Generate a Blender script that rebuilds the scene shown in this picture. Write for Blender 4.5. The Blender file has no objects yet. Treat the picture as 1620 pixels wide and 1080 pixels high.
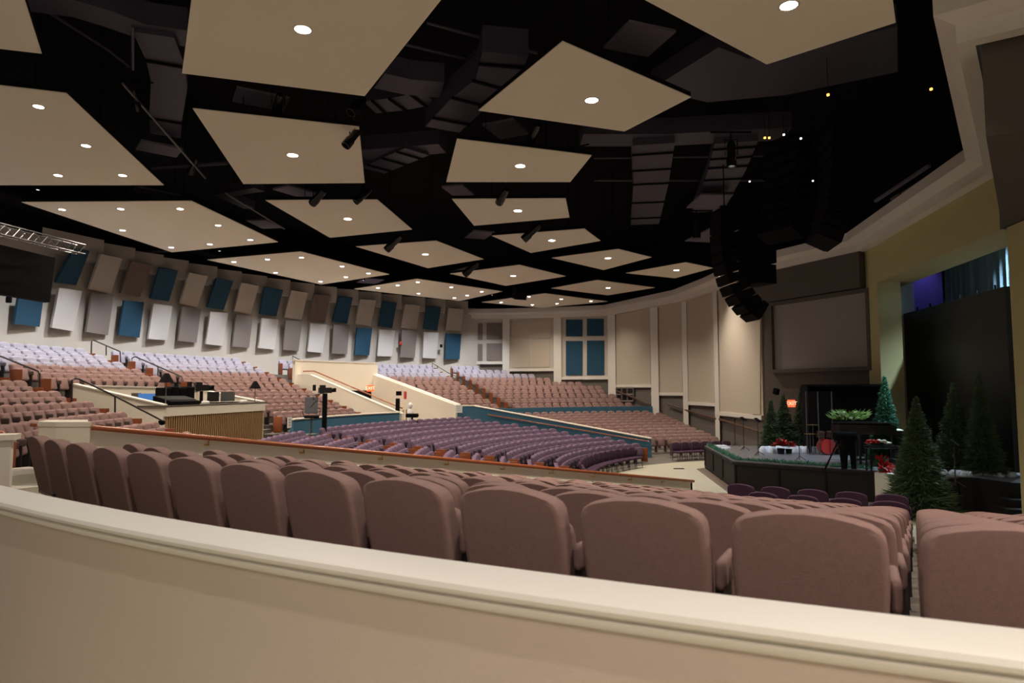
import bpy, math, random
from math import sin, cos, tan, atan2, pi, radians as R, sqrt, hypot
from mathutils import Vector, Matrix
random.seed(7)
COL = bpy.context.scene.collection
F = 1050.0                       # focal length in pixels of the 1620-pixel frame
PITCH = math.atan(75/F)
FLOOR = -3.55                    # hall floor, heights measured from the eye until the end
# ------------------------------------------------------------------ view helpers (place things by where the photo shows them)
def ray(px, py):
    x = (px-810)/F; u = (540-py)/F
    return Vector((x, cos(PITCH)-u*sin(PITCH), sin(PITCH)+u*cos(PITCH)))
def at_z(px, py, z):
    r = ray(px, py); return r*(z/r.z)
def at_d(px, py, d):
    r = ray(px, py); return r*(d/r.y)
def on_line(px, py, a, b):       # meets the vertical plane through plan points a, b
    r = ray(px, py); nx, ny = b[1]-a[1], -(b[0]-a[0])
    return r*((a[0]*nx+a[1]*ny)/(r.x*nx+r.y*ny))
def on_cyl(px, py, c, rad):      # far hit of a vertical cylinder
    r = ray(px, py); A = r.x**2+r.y**2; B = -2*(r.x*c[0]+r.y*c[1]); D = c[0]**2+c[1]**2-rad*rad
    return r*((-B+sqrt(max(0, B*B-4*A*D)))/(2*A))
def proj(p):
    f = p[1]*cos(PITCH)+p[2]*sin(PITCH); u = -p[1]*sin(PITCH)+p[2]*cos(PITCH)
    if f < .1: return (-9999, -9999)
    return (810+F*p[0]/f, 540-F*u/f)
# ------------------------------------------------------------------ materials
def mat(name, col, rough=.6, metal=0, noise=0, scale=8, bump=0, bscale=200, emit=None, estr=0, spec=.5, trans=0, alpha=1):
    m = bpy.data.materials.new(name); m.use_nodes = True
    nt = m.node_tree; b = nt.nodes['Principled BSDF']
    b.inputs['Base Color'].default_value = (*col, 1); b.inputs['Roughness'].default_value = rough
    b.inputs['Metallic'].default_value = metal; b.inputs['Specular IOR Level'].default_value = spec
    if trans: b.inputs['Transmission Weight'].default_value = trans
    if alpha < 1: b.inputs['Alpha'].default_value = alpha
    tc = nt.nodes.new('ShaderNodeTexCoord')
    if noise:
        n = nt.nodes.new('ShaderNodeTexNoise'); n.inputs['Scale'].default_value = scale; n.inputs['Detail'].default_value = 4
        nt.links.new(tc.outputs['Object'], n.inputs['Vector'])
        mx = nt.nodes.new('ShaderNodeMix'); mx.data_type = 'RGBA'
        mx.inputs[6].default_value = (*[c*(1-noise) for c in col], 1); mx.inputs[7].default_value = (*[min(1, c*(1+noise)) for c in col], 1)
        nt.links.new(n.outputs['Fac'], mx.inputs[0]); nt.links.new(mx.outputs[2], b.inputs['Base Color'])
    if bump:
        n2 = nt.nodes.new('ShaderNodeTexNoise'); n2.inputs['Scale'].default_value = bscale
        nt.links.new(tc.outputs['Object'], n2.inputs['Vector'])
        bp = nt.nodes.new('ShaderNodeBump'); bp.inputs['Strength'].default_value = bump; bp.inputs['Distance'].default_value = .01
        nt.links.new(n2.outputs['Fac'], bp.inputs['Height']); nt.links.new(bp.outputs['Normal'], b.inputs['Normal'])
    if emit: b.inputs['Emission Color'].default_value = (*emit, 1); b.inputs['Emission Strength'].default_value = estr
    return m
M = dict(
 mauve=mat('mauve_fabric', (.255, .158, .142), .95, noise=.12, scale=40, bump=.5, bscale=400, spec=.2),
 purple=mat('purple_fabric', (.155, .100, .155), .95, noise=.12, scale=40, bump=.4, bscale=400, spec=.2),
 pale=mat('pale_lavender_rear_seat', (.29, .27, .315), .95, noise=.08, scale=40, bump=.4, bscale=400, spec=.2),
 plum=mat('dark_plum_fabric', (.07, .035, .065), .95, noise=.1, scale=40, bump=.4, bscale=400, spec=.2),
 armm=mat('dark_mauve_arm', (.11, .075, .068), .9, noise=.1, spec=.2), armp=mat('dark_purple_arm', (.07, .048, .07), .9, noise=.1, spec=.2), arml=mat('grey_arm', (.17, .155, .18), .9, noise=.1, spec=.2),
 metal=mat('dark_seat_metal', (.05, .045, .045), .45, .6, noise=.1),
 silver=mat('grey_metal', (.16, .155, .155), .45, .6, noise=.1),
 wood=mat('orange_wood', (.24, .062, .02), .4, noise=.25, scale=12),
 railwood=mat('rail_wood', (.33, .095, .035), .28, noise=.25, scale=6),
 darkrail=mat('dark_rail_wood', (.09, .045, .025), .4, noise=.2, scale=6),
 brass=mat('brass', (.6, .42, .15), .3, .9, noise=.1),
 cream=mat('cream_paint', (.80, .73, .61), .55, noise=.03, scale=2, bump=.05, bscale=60),
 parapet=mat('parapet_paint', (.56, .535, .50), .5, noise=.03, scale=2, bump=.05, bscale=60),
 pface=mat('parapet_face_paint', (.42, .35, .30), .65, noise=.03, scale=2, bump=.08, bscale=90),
 white=mat('white_trim_paint', (.72, .67, .60), .5, noise=.03, scale=3),
 cloud=mat('ceiling_cloud_paint', (.86, .78, .63), .8, noise=.02, scale=1),
 wallp=mat('back_wall_paint', (.52, .475, .41), .8, noise=.03, scale=2),
 blue=mat('blue_wall_paint', (.045, .15, .235), .7, noise=.05, scale=3),
 pblue=mat('blue_panel_fabric', (.014, .062, .108), .95, noise=.1, scale=30, bump=.3),
 pwhite=mat('pale_panel_fabric', (.60, .56, .52), .95, noise=.05, scale=30, bump=.3),
 pbeige=mat('beige_panel_fabric', (.50, .43, .36), .95, noise=.06, scale=30, bump=.3),
 pgrey=mat('taupe_panel_fabric', (.21, .175, .155), .95, noise=.08, scale=30, bump=.3),
 pbrown=mat('brown_panel_fabric', (.17, .125, .10), .95, noise=.08, scale=30, bump=.3),
 bay=mat('bay_fabric', (.52, .445, .35), .95, noise=.05, scale=30, bump=.3),
 wains=mat('wainscot_paint', (.13, .112, .095), .8, noise=.04, scale=4),
 grey=mat('dark_taupe_paint', (.10, .082, .066), .8, noise=.04, scale=2),
 olive=mat('olive_paint', (.50, .44, .22), .8, noise=.05, scale=2),
 dgrey=mat('stage_face_paint', (.017, .014, .013), .7, noise=.08, scale=3, spec=.25),
 deckm=mat('stage_deck', (.14, .14, .155), .35, noise=.1, scale=3),
 black=mat('black_paint', (.006, .005, .006), .9, noise=.1, spec=.1),
 blackg=mat('black_gloss', (.012, .011, .012), .2, noise=.1),
 soft=mat('black_cloth', (.006, .005, .006), .95, noise=.2, spec=.1),
 duct=mat('duct_paint', (.048, .040, .066), .55, noise=.15, scale=3),
 tile=mat('small_ceiling_tile', (.13, .11, .15), .8, noise=.05),
 carpet=mat('aisle_carpet', (.14, .122, .102), .95, noise=.12, scale=20, bump=.4),
 step=mat('step_nosing', (.50, .46, .38), .7, noise=.08, scale=10),
 vinyl=mat('pale_floor', (.50, .47, .36), .5, noise=.05, scale=1.5),
 screen=mat('projection_screen', (.30, .27, .26), .9, noise=.02),
 ledm=mat('led_wall', (.012, .012, .011), .45, noise=.1, scale=1),
 slat=mat('slat_wood', (.34, .20, .09), .5, noise=.2, scale=20),
 slatd=mat('slat_gap', (.05, .03, .015), .8, noise=.1),
 lamp=mat('downlight_lens', (1, .95, .85), .5, emit=(1, .93, .82), estr=14, noise=.01),
 amber=mat('amber_light', (1, .5, .1), .5, emit=(1, .38, .05), estr=2.5, noise=.01),
 lampc=mat('small_downlight_lens', (1, 1, 1), .5, emit=(1, .97, .95), estr=.8, noise=.01),
 exit=mat('exit_red', (.6, .05, .02), .5, emit=(1, .09, .03), estr=1.1, noise=.01),
 exitw=mat('exit_letters', (1, .7, .6), .5, emit=(1, .45, .28), estr=1.0, noise=.01),
 green=mat('fir_green', (.065, .105, .045), .8, noise=.45, scale=14),
 green2=mat('bright_fir_green', (.045, .17, .10), .75, noise=.45, scale=14),
 leaf=mat('leaf_green', (.16, .30, .04), .6, noise=.4, scale=30),
 red=mat('red_petals', (.50, .012, .015), .6, noise=.25, scale=30),
 petal=mat('white_petals', (.75, .72, .62), .6, noise=.1),
 snow=mat('white_batting', (.72, .78, .86), .95, noise=.08, scale=12, bump=.6, bscale=30),
 curtain=mat('pale_blue_curtain', (.16, .24, .30), .85, noise=.1, scale=3),
 violet=mat('violet_scenery', (.10, .09, .30), .8, noise=.05, emit=None),
 glass=mat('acrylic', (.06, .06, .065), .05, alpha=.05, spec=.5),
 paper=mat('white_paper', (.8, .8, .76), .7, noise=.02),
 ink=mat('grey_ink', (.35, .36, .36), .8, noise=.02),
 redp=mat('red_plastic', (.55, .04, .03), .4, noise=.05),
 screenb=mat('blue_monitor', (.03, .12, .35), .4, emit=(.05, .16, .42), estr=.35, noise=.02),
 mesh=mat('grey_mesh', (.10, .10, .105), .7, noise=.15, scale=60),
)
# ------------------------------------------------------------------ mesh builder
class MB:
    def __init__(s): s.v = []; s.f = []; s.mi = []; s.cur = 0
    def add(s, vs, fs):
        o = len(s.v); s.v += [tuple(v) for v in vs]
        for f in fs: s.f.append(tuple(i+o for i in f)); s.mi.append(s.cur)
        return s
    def box(s, c, sz, rz=0, rx=0, ry=0):
        m = Matrix.Rotation(rz, 3, 'Z') @ Matrix.Rotation(ry, 3, 'Y') @ Matrix.Rotation(rx, 3, 'X')
        hx, hy, hz = sz[0]/2, sz[1]/2, sz[2]/2
        vs = [Vector(c)+m @ Vector((x, y, z)) for z in (-hz, hz) for x, y in ((-hx, -hy), (hx, -hy), (hx, hy), (-hx, hy))]
        return s.add(vs, [(3, 2, 1, 0), (4, 5, 6, 7), (0, 1, 5, 4), (1, 2, 6, 5), (2, 3, 7, 6), (3, 0, 4, 7)])
    def prism(s, pts, vec):       # polygon extruded along a vector
        n = len(pts); vec = Vector(vec); a = [Vector(p) for p in pts]
        return s.add(a+[p+vec for p in a], [tuple(range(n))[::-1], tuple(range(n, 2*n))]+[(i, (i+1) % n, (i+1) % n+n, i+n) for i in range(n)])
    def plan(s, poly, z0, z1):
        return s.prism([(p[0], p[1], z0) for p in poly], (0, 0, z1-z0))
    def rings(s, rs, caps=True, closed=True):
        n = len(rs[0]); vs = [p for r in rs for p in r]; fs = []
        for i in range(len(rs)-1):
            for j in range(n if closed else n-1):
                k = (j+1) % n; fs.append((i*n+j, i*n+k, (i+1)*n+k, (i+1)*n+j))
        if caps: fs += [tuple(range(n))[::-1], tuple(range((len(rs)-1)*n, len(rs)*n))]
        return s.add(vs, fs)
    def tube(s, pts, r, n=8, caps=True):
        pts = [Vector(p) for p in pts]; rs = []
        for i, p in enumerate(pts):
            t = (pts[min(i+1, len(pts)-1)]-pts[max(i-1, 0)]).normalized()
            up = Vector((0, 0, 1)) if abs(t.z) < .95 else Vector((1, 0, 0))
            a = t.cross(up).normalized(); b = a.cross(t); rr = r[i] if isinstance(r, (list, tuple)) else r
            rs.append([p+a*(cos(2*pi*j/n)*rr)+b*(sin(2*pi*j/n)*rr) for j in range(n)])
        return s.rings(rs, caps)
    def lathe(s, prof, c=(0, 0, 0), n=16):
        return s.rings([[(c[0]+r*cos(2*pi*j/n), c[1]+r*sin(2*pi*j/n), c[2]+z) for j in range(n)] for r, z in prof])
    def rbox(s, c, sz, r=.03, rx=0, rz=0):   # softened box: rounded outline in x/z, soft front and back
        w, d, h = sz[0]/2, sz[1]/2, sz[2]/2
        o = []
        for cx, cz, a0 in ((w-r, h-r, 0), (-w+r, h-r, 90), (-w+r, -h+r, 180), (w-r, -h+r, 270)):
            for k in range(4):
                a = R(a0+30*k); o.append((cx+r*cos(a), cz+r*sin(a)))
        m = Matrix.Rotation(rz, 3, 'Z') @ Matrix.Rotation(rx, 3, 'X'); e = min(r, d*.8)
        def ring(y, k): return [Vector(c)+m @ Vector((x*(1-k/w), y, z*(1-k/h))) for x, z in o]
        return s.rings([ring(-d, e), ring(-d+e*.3, e*.3), ring(-d+e, 0), ring(d-e, 0), ring(d-e*.3, e*.3), ring(d, e)])
    def quad(s, q, th):           # four corners facing the viewer, thickened away from the eye
        a, b, c, d = [Vector(p) for p in q]; n = (b-a).cross(d-a).normalized()
        if n.dot(a) < 0: n = -n
        return s.prism([a, b, c, d], n*th)
    def beam(s, a, b, w, h):      # straight bar of rectangular section
        a = Vector(a); b = Vector(b); t = (b-a).normalized()
        up = Vector((0, 0, 1)) if abs(t.z) < .95 else Vector((0, 1, 0))
        sd = t.cross(up).normalized()*w/2; u = sd.cross(t).normalized()*h/2
        return s.rings([[p+sd+u, p-sd+u, p-sd-u, p+sd-u] for p in (a, b)])
    def mesh(s, name, mats, off=(0, 0, 0), smooth=None):
        me = bpy.data.meshes.new(name); me.from_pydata([(v[0]-off[0], v[1]-off[1], v[2]-off[2]) for v in s.v], [], s.f)
        for m in (mats if isinstance(mats, (list, tuple)) else [mats]): me.materials.append(m)
        if s.mi and max(s.mi): me.polygons.foreach_set('material_index', s.mi)
        if smooth:
            me.polygons.foreach_set('use_smooth', [True]*len(me.polygons)); me.set_sharp_from_angle(angle=R(smooth))
        me.update(); return me
    def build(s, name, mats, parent=None, smooth=None, local=False):
        off = (0, 0, 0)
        if parent is not None and not local:
            off = parent.get('base', (0, 0, 0))
        elif parent is None and not local:
            xs = [v[0] for v in s.v]; ys = [v[1] for v in s.v]; zs = [v[2] for v in s.v]
            off = ((min(xs)+max(xs))/2, (min(ys)+max(ys))/2, min(zs))
        o = bpy.data.objects.new(name, s.mesh(name, mats, off, smooth)); COL.objects.link(o)
        if parent is not None: o.parent = parent
        elif not local: o.location = off; o['base'] = off
        return o
def fix_normals(o):
    import bmesh
    bm = bmesh.new(); bm.from_mesh(o.data); bmesh.ops.recalc_face_normals(bm, faces=bm.faces); bm.to_mesh(o.data); bm.free()
def tag(o, label, cat, group=None, kind=None):
    o['label'] = label; o['category'] = cat
    if group: o['group'] = group
    if kind: o['kind'] = kind
    return o
def empty(name, loc, label, cat, group=None, rz=0):
    o = bpy.data.objects.new(name, None); COL.objects.link(o); o.location = loc; o.rotation_euler = (0, 0, rz)
    o['base'] = tuple(loc) if not rz else (0, 0, 0); o.empty_display_size = .1
    return tag(o, label, cat, group)
def struct(o, kind='structure'):
    o['kind'] = 'structure'; return o
ORD = ['first', 'second', 'third', 'fourth', 'fifth', 'sixth', 'seventh', 'eighth', 'ninth', 'tenth', 'eleventh', 'twelfth', 'thirteenth', 'fourteenth', 'fifteenth', 'sixteenth', 'seventeenth', 'eighteenth', 'nineteenth', 'twentieth']
def nth(n):
    if n <= 20: return ORD[n-1]
    t, u = divmod(n, 10); T = {2: 'twent', 3: 'thirt', 4: 'fort', 5: 'fift'}[t]
    return T+'ieth' if u == 0 else T+'y-'+ORD[u-1]
# ------------------------------------------------------------------ plan of the hall
C = (13.6, 22.8)                 # centre of the stage curve
CN = (15.3, 25.7)                # centre of the nearest block's rows
def pol(r, a, c=C): return (c[0]+r*cos(R(a)), c[1]+r*sin(R(a)))
def zlow(r): return FLOOR if r < 11.6 else FLOOR+.115*(r-11.6)
RW = 33.7                        # back wall radius
RAIL0, RAIL1 = (-5.55, 8.77), (5.1, 19.2)
BW0, BW1 = (-3.2, 37.8), (6.95, 33.5)
SIDE = [(-3.6, 52.4), (-.6, 52.2), (3.57, 51.3), (7.4, 49.8), (9.5, 45.1), (10.9, 41.9), (11.5, 37.5), (11.9, 31.6), (14.2, 26.4)]
def side_x(y):
    for a, b in zip(SIDE[3:], SIDE[4:]):
        if b[1] <= y <= a[1]: t = (y-a[1])/(b[1]-a[1]); return a[0]+t*(b[0]-a[0])
    return 7.4 if y > 49 else 14
def leftof(p, a, b): return (b[0]-a[0])*(p[1]-a[1])-(b[1]-a[1])*(p[0]-a[0])
def ldist(p, a, b): return leftof(p, a, b)/hypot(b[0]-a[0], b[1]-a[1])
# ------------------------------------------------------------------ theatre seats
def back_ring(y, inset, tilt, n_top=10, w=.290, z0=.30, z1=.90, lo=False):
    pts = []
    def wz(z): return w*(.93+.07*min(1, (z-z0)/.3)) - .012*max(0, (z-.7)/.2)
    top = []
    US = [0, .35, .62, .82, .93, .985, 1] if n_top > 6 else [0, .6, .9, 1]
    CD = {.93: .010, .985: .032, 1: .065, .9: .008}
    for u in [-v for v in US[::-1]]+US[1:]:
        top.append((u*(wz(.8)), z1-.055*u*u-CD.get(abs(u), 0)))
    sides = [z0+.0, z0+.18, z0+.36]
    o = [(-wz(z)*(1 if z > z0 else .97), z) for z in sides]+top+[(wz(z)*(1 if z > z0 else .97), z) for z in sides[::-1]]
    zc = .6
    for x, z in o:
        x2 = x*(1-inset/w); z2 = zc+(z-zc)*(1-inset/.32)
        pts.append((x2, y-(z2-.40)*tilt, z2))
    return pts
def seat_back(nt=10, z1=.90, w=.290):
    mb = MB(); T = tan(R(13))
    if nt > 6: prof = [(-.290, .030), (-.289, .008), (-.280, .001), (-.262, 0), (-.200, 0), (-.176, .006), (-.160, .022), (-.150, .05)]
    else: prof = [(-.275, .03), (-.26, 0), (-.19, 0), (-.165, .035)]
    mb.rings([back_ring(y+.05, i, T, nt, z1=z1, w=w) for y, i in prof])
    return mb
def seat_cushion(folded=True, nt=1):
    mb = MB()
    if folded: mb.rbox((0, -.055, .52), (.50, .10, .42), .07 if nt else .05, rx=R(14))
    else: mb.rbox((0, .09, .43), (.50, .46, .11), .05)
    return mb
def seat_arm(nt=1):
    mb = MB(); mb.rbox((.31, -.04, .57), (.045, .30, .13), .022, rx=0)
    return mb
def seat_frame():
    mb = MB(); mb.box((.30, -.05, .27), (.035, .20, .50)); mb.box((.30, -.05, .012), (.05, .30, .024)); mb.box((0, -.19, .30), (.56, .05, .04))
    return mb
def end_panel_mb(side, h=.66):
    mb = MB(); mb.rbox((.335*side, -.02, h/2+.02), (.035, .40, h), .012); return mb
def seat_set(prefix, m, w=.290, arm=None):
    d = {}
    d['backrest'] = seat_back(w=w).mesh('backrest', m, smooth=50)
    d['seat'] = seat_cushion().mesh('seat', m, smooth=50)
    d['armrest'] = seat_arm().mesh('armrest', arm or m, smooth=50)
    d['support_frame'] = seat_frame().mesh('support_frame', M['metal'])
    return d
SETS = {'mauve': seat_set('m', M['mauve']), 'mauve_far': seat_set('m', M['mauve'], .262, M['armm']), 'purple': seat_set('p', M['purple'], .262, M['armp']), 'pale': seat_set('l', M['pale'], .262, M['arml']), 'plumseat': seat_set('d', M['plum'])}
NM = {'mauve': 'theater_seat', 'purple': 'auditorium_chair', 'pale': 'pale_theater_seat', 'plumseat': 'plum_theater_seat'}
PANEL_R = end_panel_mb(1).mesh('end_panel', M['wood'], smooth=40); PANEL_L = end_panel_mb(-1).mesh('end_panel', M['wood'], smooth=40)
def place_seat(kind, x, y, z, rz, label, group, end=0, far=False):
    o = bpy.data.objects.new(NM[kind], None); COL.objects.link(o)
    o.location = (x, y, z); o.rotation_euler = (0, 0, rz); o.empty_display_size = .1
    tag(o, label, NM[kind].replace('_', ' '), group)
    for k, me in SETS['mauve_far' if far and kind == 'mauve' else kind].items():
        c = bpy.data.objects.new(k, me); COL.objects.link(c); c.parent = o
    if end:
        c = bpy.data.objects.new('end_panel', PANEL_R if end > 0 else PANEL_L); COL.objects.link(c); c.parent = o; c['label'] = 'orange-brown wooden row end panel'
    return o
def low_seat(m_i):
    mb = MB(); mb.cur = m_i
    mb.rings([back_ring(y+.05, i, tan(R(13)), 6, w=.262) for y, i in ((-.27, .02), (-.25, 0), (-.19, 0), (-.165, .03))])
    mb.rbox((0, -.055, .52), (.50, .10, .42), .07, rx=R(14))
    mb.cur = 2; mb.box((.30, -.05, .56), (.05, .28, .12)); mb.box((.30, -.05, .26), (.035, .20, .50))
    return mb
# every seat of the hall: (kind, x, y, z, facing, row text, index, end side)
SEATS = []
def row(kind, r, z, a0, a1, text, c=C, keep=None, ends=True, pitch=.60, minpx=-70, maxpx=1690, from_end=None):
    n = int(R(abs(a1-a0))*r/pitch); ok = []
    for i in range(n):
        a = a0+(a1-a0)*(i+.5)/n if from_end is None else a0+(1 if a1 > a0 else -1)*math.degrees((i+.5)*pitch/r)
        x, y = pol(r-.30, a, c)
        if keep and not keep(x, y): continue
        p = proj((x, y, z+.85))
        if not (minpx < p[0] < maxpx): continue
        ok.append((x, y, a, i))
    lo, hi = (ok[0][3], ok[-1][3]) if ok else (0, 0)
    step = 1 if a1 > a0 else -1
    for x, y, a, i in ok:
        e = 0
        if ends and i == 0: e = step*1
        if ends and i == n-1: e = -step*1
        if e and not ends: e = 0
        # local +x points clockwise seen from the centre: towards smaller angle
        e = -1 if (ends and ((i == 0 and step > 0) or (i == n-1 and step < 0))) else (1 if ends and (i == 0 or i == n-1) else 0)
        SEATS.append((kind, x, y, z, R(a+90), text, i-lo+1, e))
# near block: 16 rows falling away from the parapet
ENDL = ((-5.3, 7.1), (5.1, 18.25))
def drift(a): return .62*(239.2-a)/16.8
ROT = 4.3
def near_r(k): return 26.97-.92*k
def near_z(k): return -1.385-.1355*k
def near_end_angle(k):
    r = near_r(k); best = None
    for t in range(0, 3000):
        x = ENDL[0][0]+(ENDL[1][0]-ENDL[0][0])*t/2500; y = ENDL[0][1]+(ENDL[1][1]-ENDL[0][1])*t/2500
        aa = math.degrees(atan2(y-CN[1], x-CN[0])) % 360; d = abs(hypot(x-CN[0], y-CN[1])-r-drift(aa))
        if best is None or d < best[0]: best = (d, math.degrees(atan2(y-CN[1], x-CN[0])) % 360)
    return best[1]
GAP0 = math.degrees(atan2(2.5-CN[1], 1.42-CN[0])) % 360      # the seam between two seat columns that looks straight down to the stage
PLZ = -1.385-.1355*11.3
for k in range(15):
    r = near_r(k); ae = near_end_angle(k)
    n = int(R(GAP0-ae)*(r-.3)/.62)
    for i in range(n):
        a = ae+(GAP0-ae)*(i+.5)/n; x, y = pol(r-.30+drift(a), a, CN)
        q = proj((x, y, near_z(k)+.85)); pl_ = k in (12, 13) and q[0] > 1163
        if k == 14 and q[0] > 1160: continue
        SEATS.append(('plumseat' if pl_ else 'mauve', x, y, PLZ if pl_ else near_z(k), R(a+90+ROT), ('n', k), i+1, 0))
    i = 0
    while True:
        a = GAP0+math.degrees((i+.54)*.62/(r-.3)); x, y = pol(r-.30+drift(a), a, CN); i += 1
        p = proj((x, y, near_z(k)+.85))
        if p[0] > 1760 or p[0] < -900 or i > 40 or k > 11: break
        SEATS.append(('mauve', x, y, near_z(k), R(a+90+ROT), ('n', k), n+i, 0))
# middle floor rows in purple
def behind_rail(x, y): return ldist((x, y), RAIL0, RAIL1) > .55
def before_blue(x, y): return ldist((x, y), BW0, BW1) < -.55
def vis_purple(x, y, z):
    # is the top above the rail wall's top line in view?
    p = proj((x, y, z+.9)); return p[1] < 672+(p[0]-145)*.0899+4 or p[0] > 1095
RP = [12.1+.93*i for i in range(11)]
for i, r in enumerate(RP):
    z = zlow(r)
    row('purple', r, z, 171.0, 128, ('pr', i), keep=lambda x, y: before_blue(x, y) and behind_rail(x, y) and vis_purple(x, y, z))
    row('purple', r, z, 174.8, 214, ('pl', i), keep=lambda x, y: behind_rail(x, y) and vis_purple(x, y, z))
# lower block beyond the blue ramp wall
for i in range(11):
    r = 12.6+.92*i
    row('mauve', r, zlow(r)+.06, 136 if i > 6 else 128, 97, ('lr', i), ends=False, keep=lambda x, y: ldist((x, y), BW0, BW1) > .5 and x < side_x(y)-.7)
# upper tier
UR = [23.4+.92*j for j in range(11)]
def uz(j): return -2.15+.3*j
for j, r in enumerate(UR):
    z = uz(j); K = 'pale' if j >= 8 else 'mauve'  # last three rows get a paler, lavender seat colour
    row(K, r, z, 187, 214 if j > 3 else 208, ('u1', j), keep=lambda x, y: hypot(x-RAIL0[0], y-RAIL0[1]) > 2.2)
    if r > 28.4: row(K, r, z, 182.8, 169.6, ('u2', j))
    row(K, r, z, 167.2, 153.0, ('u3', j))
    if r > 30.4: row(K, r, z, 148.2, 126.6, ('u4', j))
    else: row(K, r, z, 137.6, 126.6, ('u4', j))
    row(K, r, z, 124.0, 98, ('u5', j), keep=lambda x, y: y < 51.0 and x < side_x(y)-.8 and not (x > 3.0 and y > 50.2))
SECT = {'n': 'near block', 'pr': 'centre floor block right of its aisle', 'pl': 'centre floor block left of its aisle', 'lr': 'far lower block',
        'u1': 'far left upper block', 'u2': 'upper block behind the booth', 'u3': 'upper block right of the booth', 'u4': 'upper block behind the vomitory', 'u5': 'far right upper block'}
def lab(kind, t, i):
    s, q = t
    if s == 'n': return 'mauve fabric theater seat, %s row below the cream parapet, %s from its left end' % (nth(q+1), nth(i))
    col = 'purple' if kind == 'purple' else 'mauve'
    if s == 'pr': return 'purple seat right of centre aisle, %s row back from stage, %s from the aisle' % (nth(q+1), nth(i))
    if s == 'pl': return 'purple seat left of centre aisle, %s row back from stage, %s from the aisle' % (nth(q+1), nth(i))
    if s == 'u1': return ('pale lavender' if kind == 'pale' else 'mauve')+' seat in far left upper block, %s row up, %s from the aisle' % (nth(q+1), nth(i))
    if s == 'lr': return 'mauve seat beyond the blue ramp wall, %s row back, %s from left end' % (nth(q+1), nth(i))
    if kind == 'pale': col = 'pale lavender'
    return col+' seat, %s, %s row up, %s from left end' % (SECT[s], nth(q+1), nth(i))
GR = {'n': 'mauve theater seats in the near block', 'pr': 'purple theater seats on the centre floor', 'pl': 'purple theater seats on the centre floor'}
for kind, cap in (('mauve', 300), ('purple', 300), ('pale', 300)):
    lst = [s for s in SEATS if s[0] == kind]
    def size(s):
        p = proj((s[1], s[2], s[3]+.8)); d = hypot(s[1], s[2])
        if not (-10 < p[0] < 1630): d += 60
        if s[5][0] == 'n': d *= 1.0+.035*s[5][1]        # rows hidden behind the one before them show only their crowns
        return d
    lst.sort(key=size)
    for s in lst[:cap]:
        place_seat(kind, s[1], s[2], s[3], s[4], lab(kind, s[5], s[6]), GR.get(s[5][0], '%s seats of the far blocks' % kind), s[7], s[5][0] != 'n')
    rest = lst[cap:]
    if rest:
        proto = low_seat(0); big = MB()
        for s in rest:
            cz, sz = cos(s[4]), sin(s[4])
            o = len(big.v)
            big.v += [(s[1]+v[0]*cz-v[1]*sz, s[2]+v[0]*sz+v[1]*cz, s[3]+v[2]) for v in proto.v]
            big.f += [tuple(i+o for i in f) for f in proto.f]; big.mi += proto.mi
            if s[7]:
                pm = MB(); pm.box((.335*s[7], -.02, .35), (.035, .40, .66)); o = len(big.v)
                big.v += [(s[1]+v[0]*cz-v[1]*sz, s[2]+v[0]*sz+v[1]*cz, s[3]+v[2]) for v in pm.v]
                big.f += [tuple(i+o for i in f) for f in pm.f]; big.mi += [1]*len(pm.f)
        o = big.build('distant_theater_seats', [M[kind], M['wood'], M['armm' if kind == 'mauve' else 'armp']], smooth=50)
        tag(o, 'rows of small distant %s theater seats in the far blocks' % kind, 'theater seats', kind='stuff')
    print('SEATS', kind, len(lst), 'individual', min(cap, len(lst)))
# plum stacking chairs on legs: seat, back and four legs each
def plum_meshes():
    d = {}
    b = MB(); b.rings([back_ring(y+.05, i, tan(R(10)), 8, w=.255, z0=.42) for y, i in ((-.27, .03), (-.26, .005), (-.245, 0), (-.21, 0), (-.19, .006), (-.18, .035))])
    d['backrest'] = b.mesh('backrest', M['plum'], smooth=50)
    s = MB(); s.rbox((0, 0, .44), (.52, .48, .09), .04); d['seat'] = s.mesh('seat', M['plum'], smooth=50)
    for nm, x, y in (('leg', -.24, .2), ('leg', .24, .2), ('leg', -.24, -.2), ('leg', .24, -.2)):
        l = MB(); l.tube([(x, y, 0), (x*.97, y*.8, .42)], .013, 8); d[(nm, x, y)] = l.mesh('leg', M['metal'], smooth=50)
    return d
PL = plum_meshes()
def place_plum(x, y, z, rz, label, group):
    o = bpy.data.objects.new('padded_chair', None); COL.objects.link(o); o.location = (x, y, z); o.rotation_euler = (0, 0, rz); o.empty_display_size = .1
    tag(o, label, 'chair', group)
    for k, me in PL.items():
        c = bpy.data.objects.new(k if isinstance(k, str) else 'leg', me); COL.objects.link(c); c.parent = o
cnt = {}
for s in SEATS:
    if s[0] == 'plumseat':
        k = s[5][1]; cnt[k] = cnt.get(k, 0)+1
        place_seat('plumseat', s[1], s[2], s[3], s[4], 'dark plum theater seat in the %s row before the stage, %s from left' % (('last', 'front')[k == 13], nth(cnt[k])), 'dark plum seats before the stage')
n = 0
for a in [170.5-i*3.08 for i in range(12)]:          # front row of the centre block, facing the stage
    x, y = pol(11.0, a)
    if ldist((x, y), BW0, BW1) < -.3 or 1:
        n += 1; place_plum(x, y, FLOOR, R(a+90), 'dark plum padded chair in the front centre row, %s from the aisle end' % nth(n), 'plum chairs of the front centre row')
n = 0
for a in [176+i*3.08 for i in range(8)]:
    x, y = pol(10.9, a)
    if behind_rail(x, y) and proj((x, y, FLOOR+.9))[0] < 1045:
        n += 1; place_plum(x, y, FLOOR, R(a+90), 'dark plum padded chair behind the near rail wall, %s from the aisle' % nth(n), 'plum chairs behind the near rail wall')
n = 0
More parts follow.
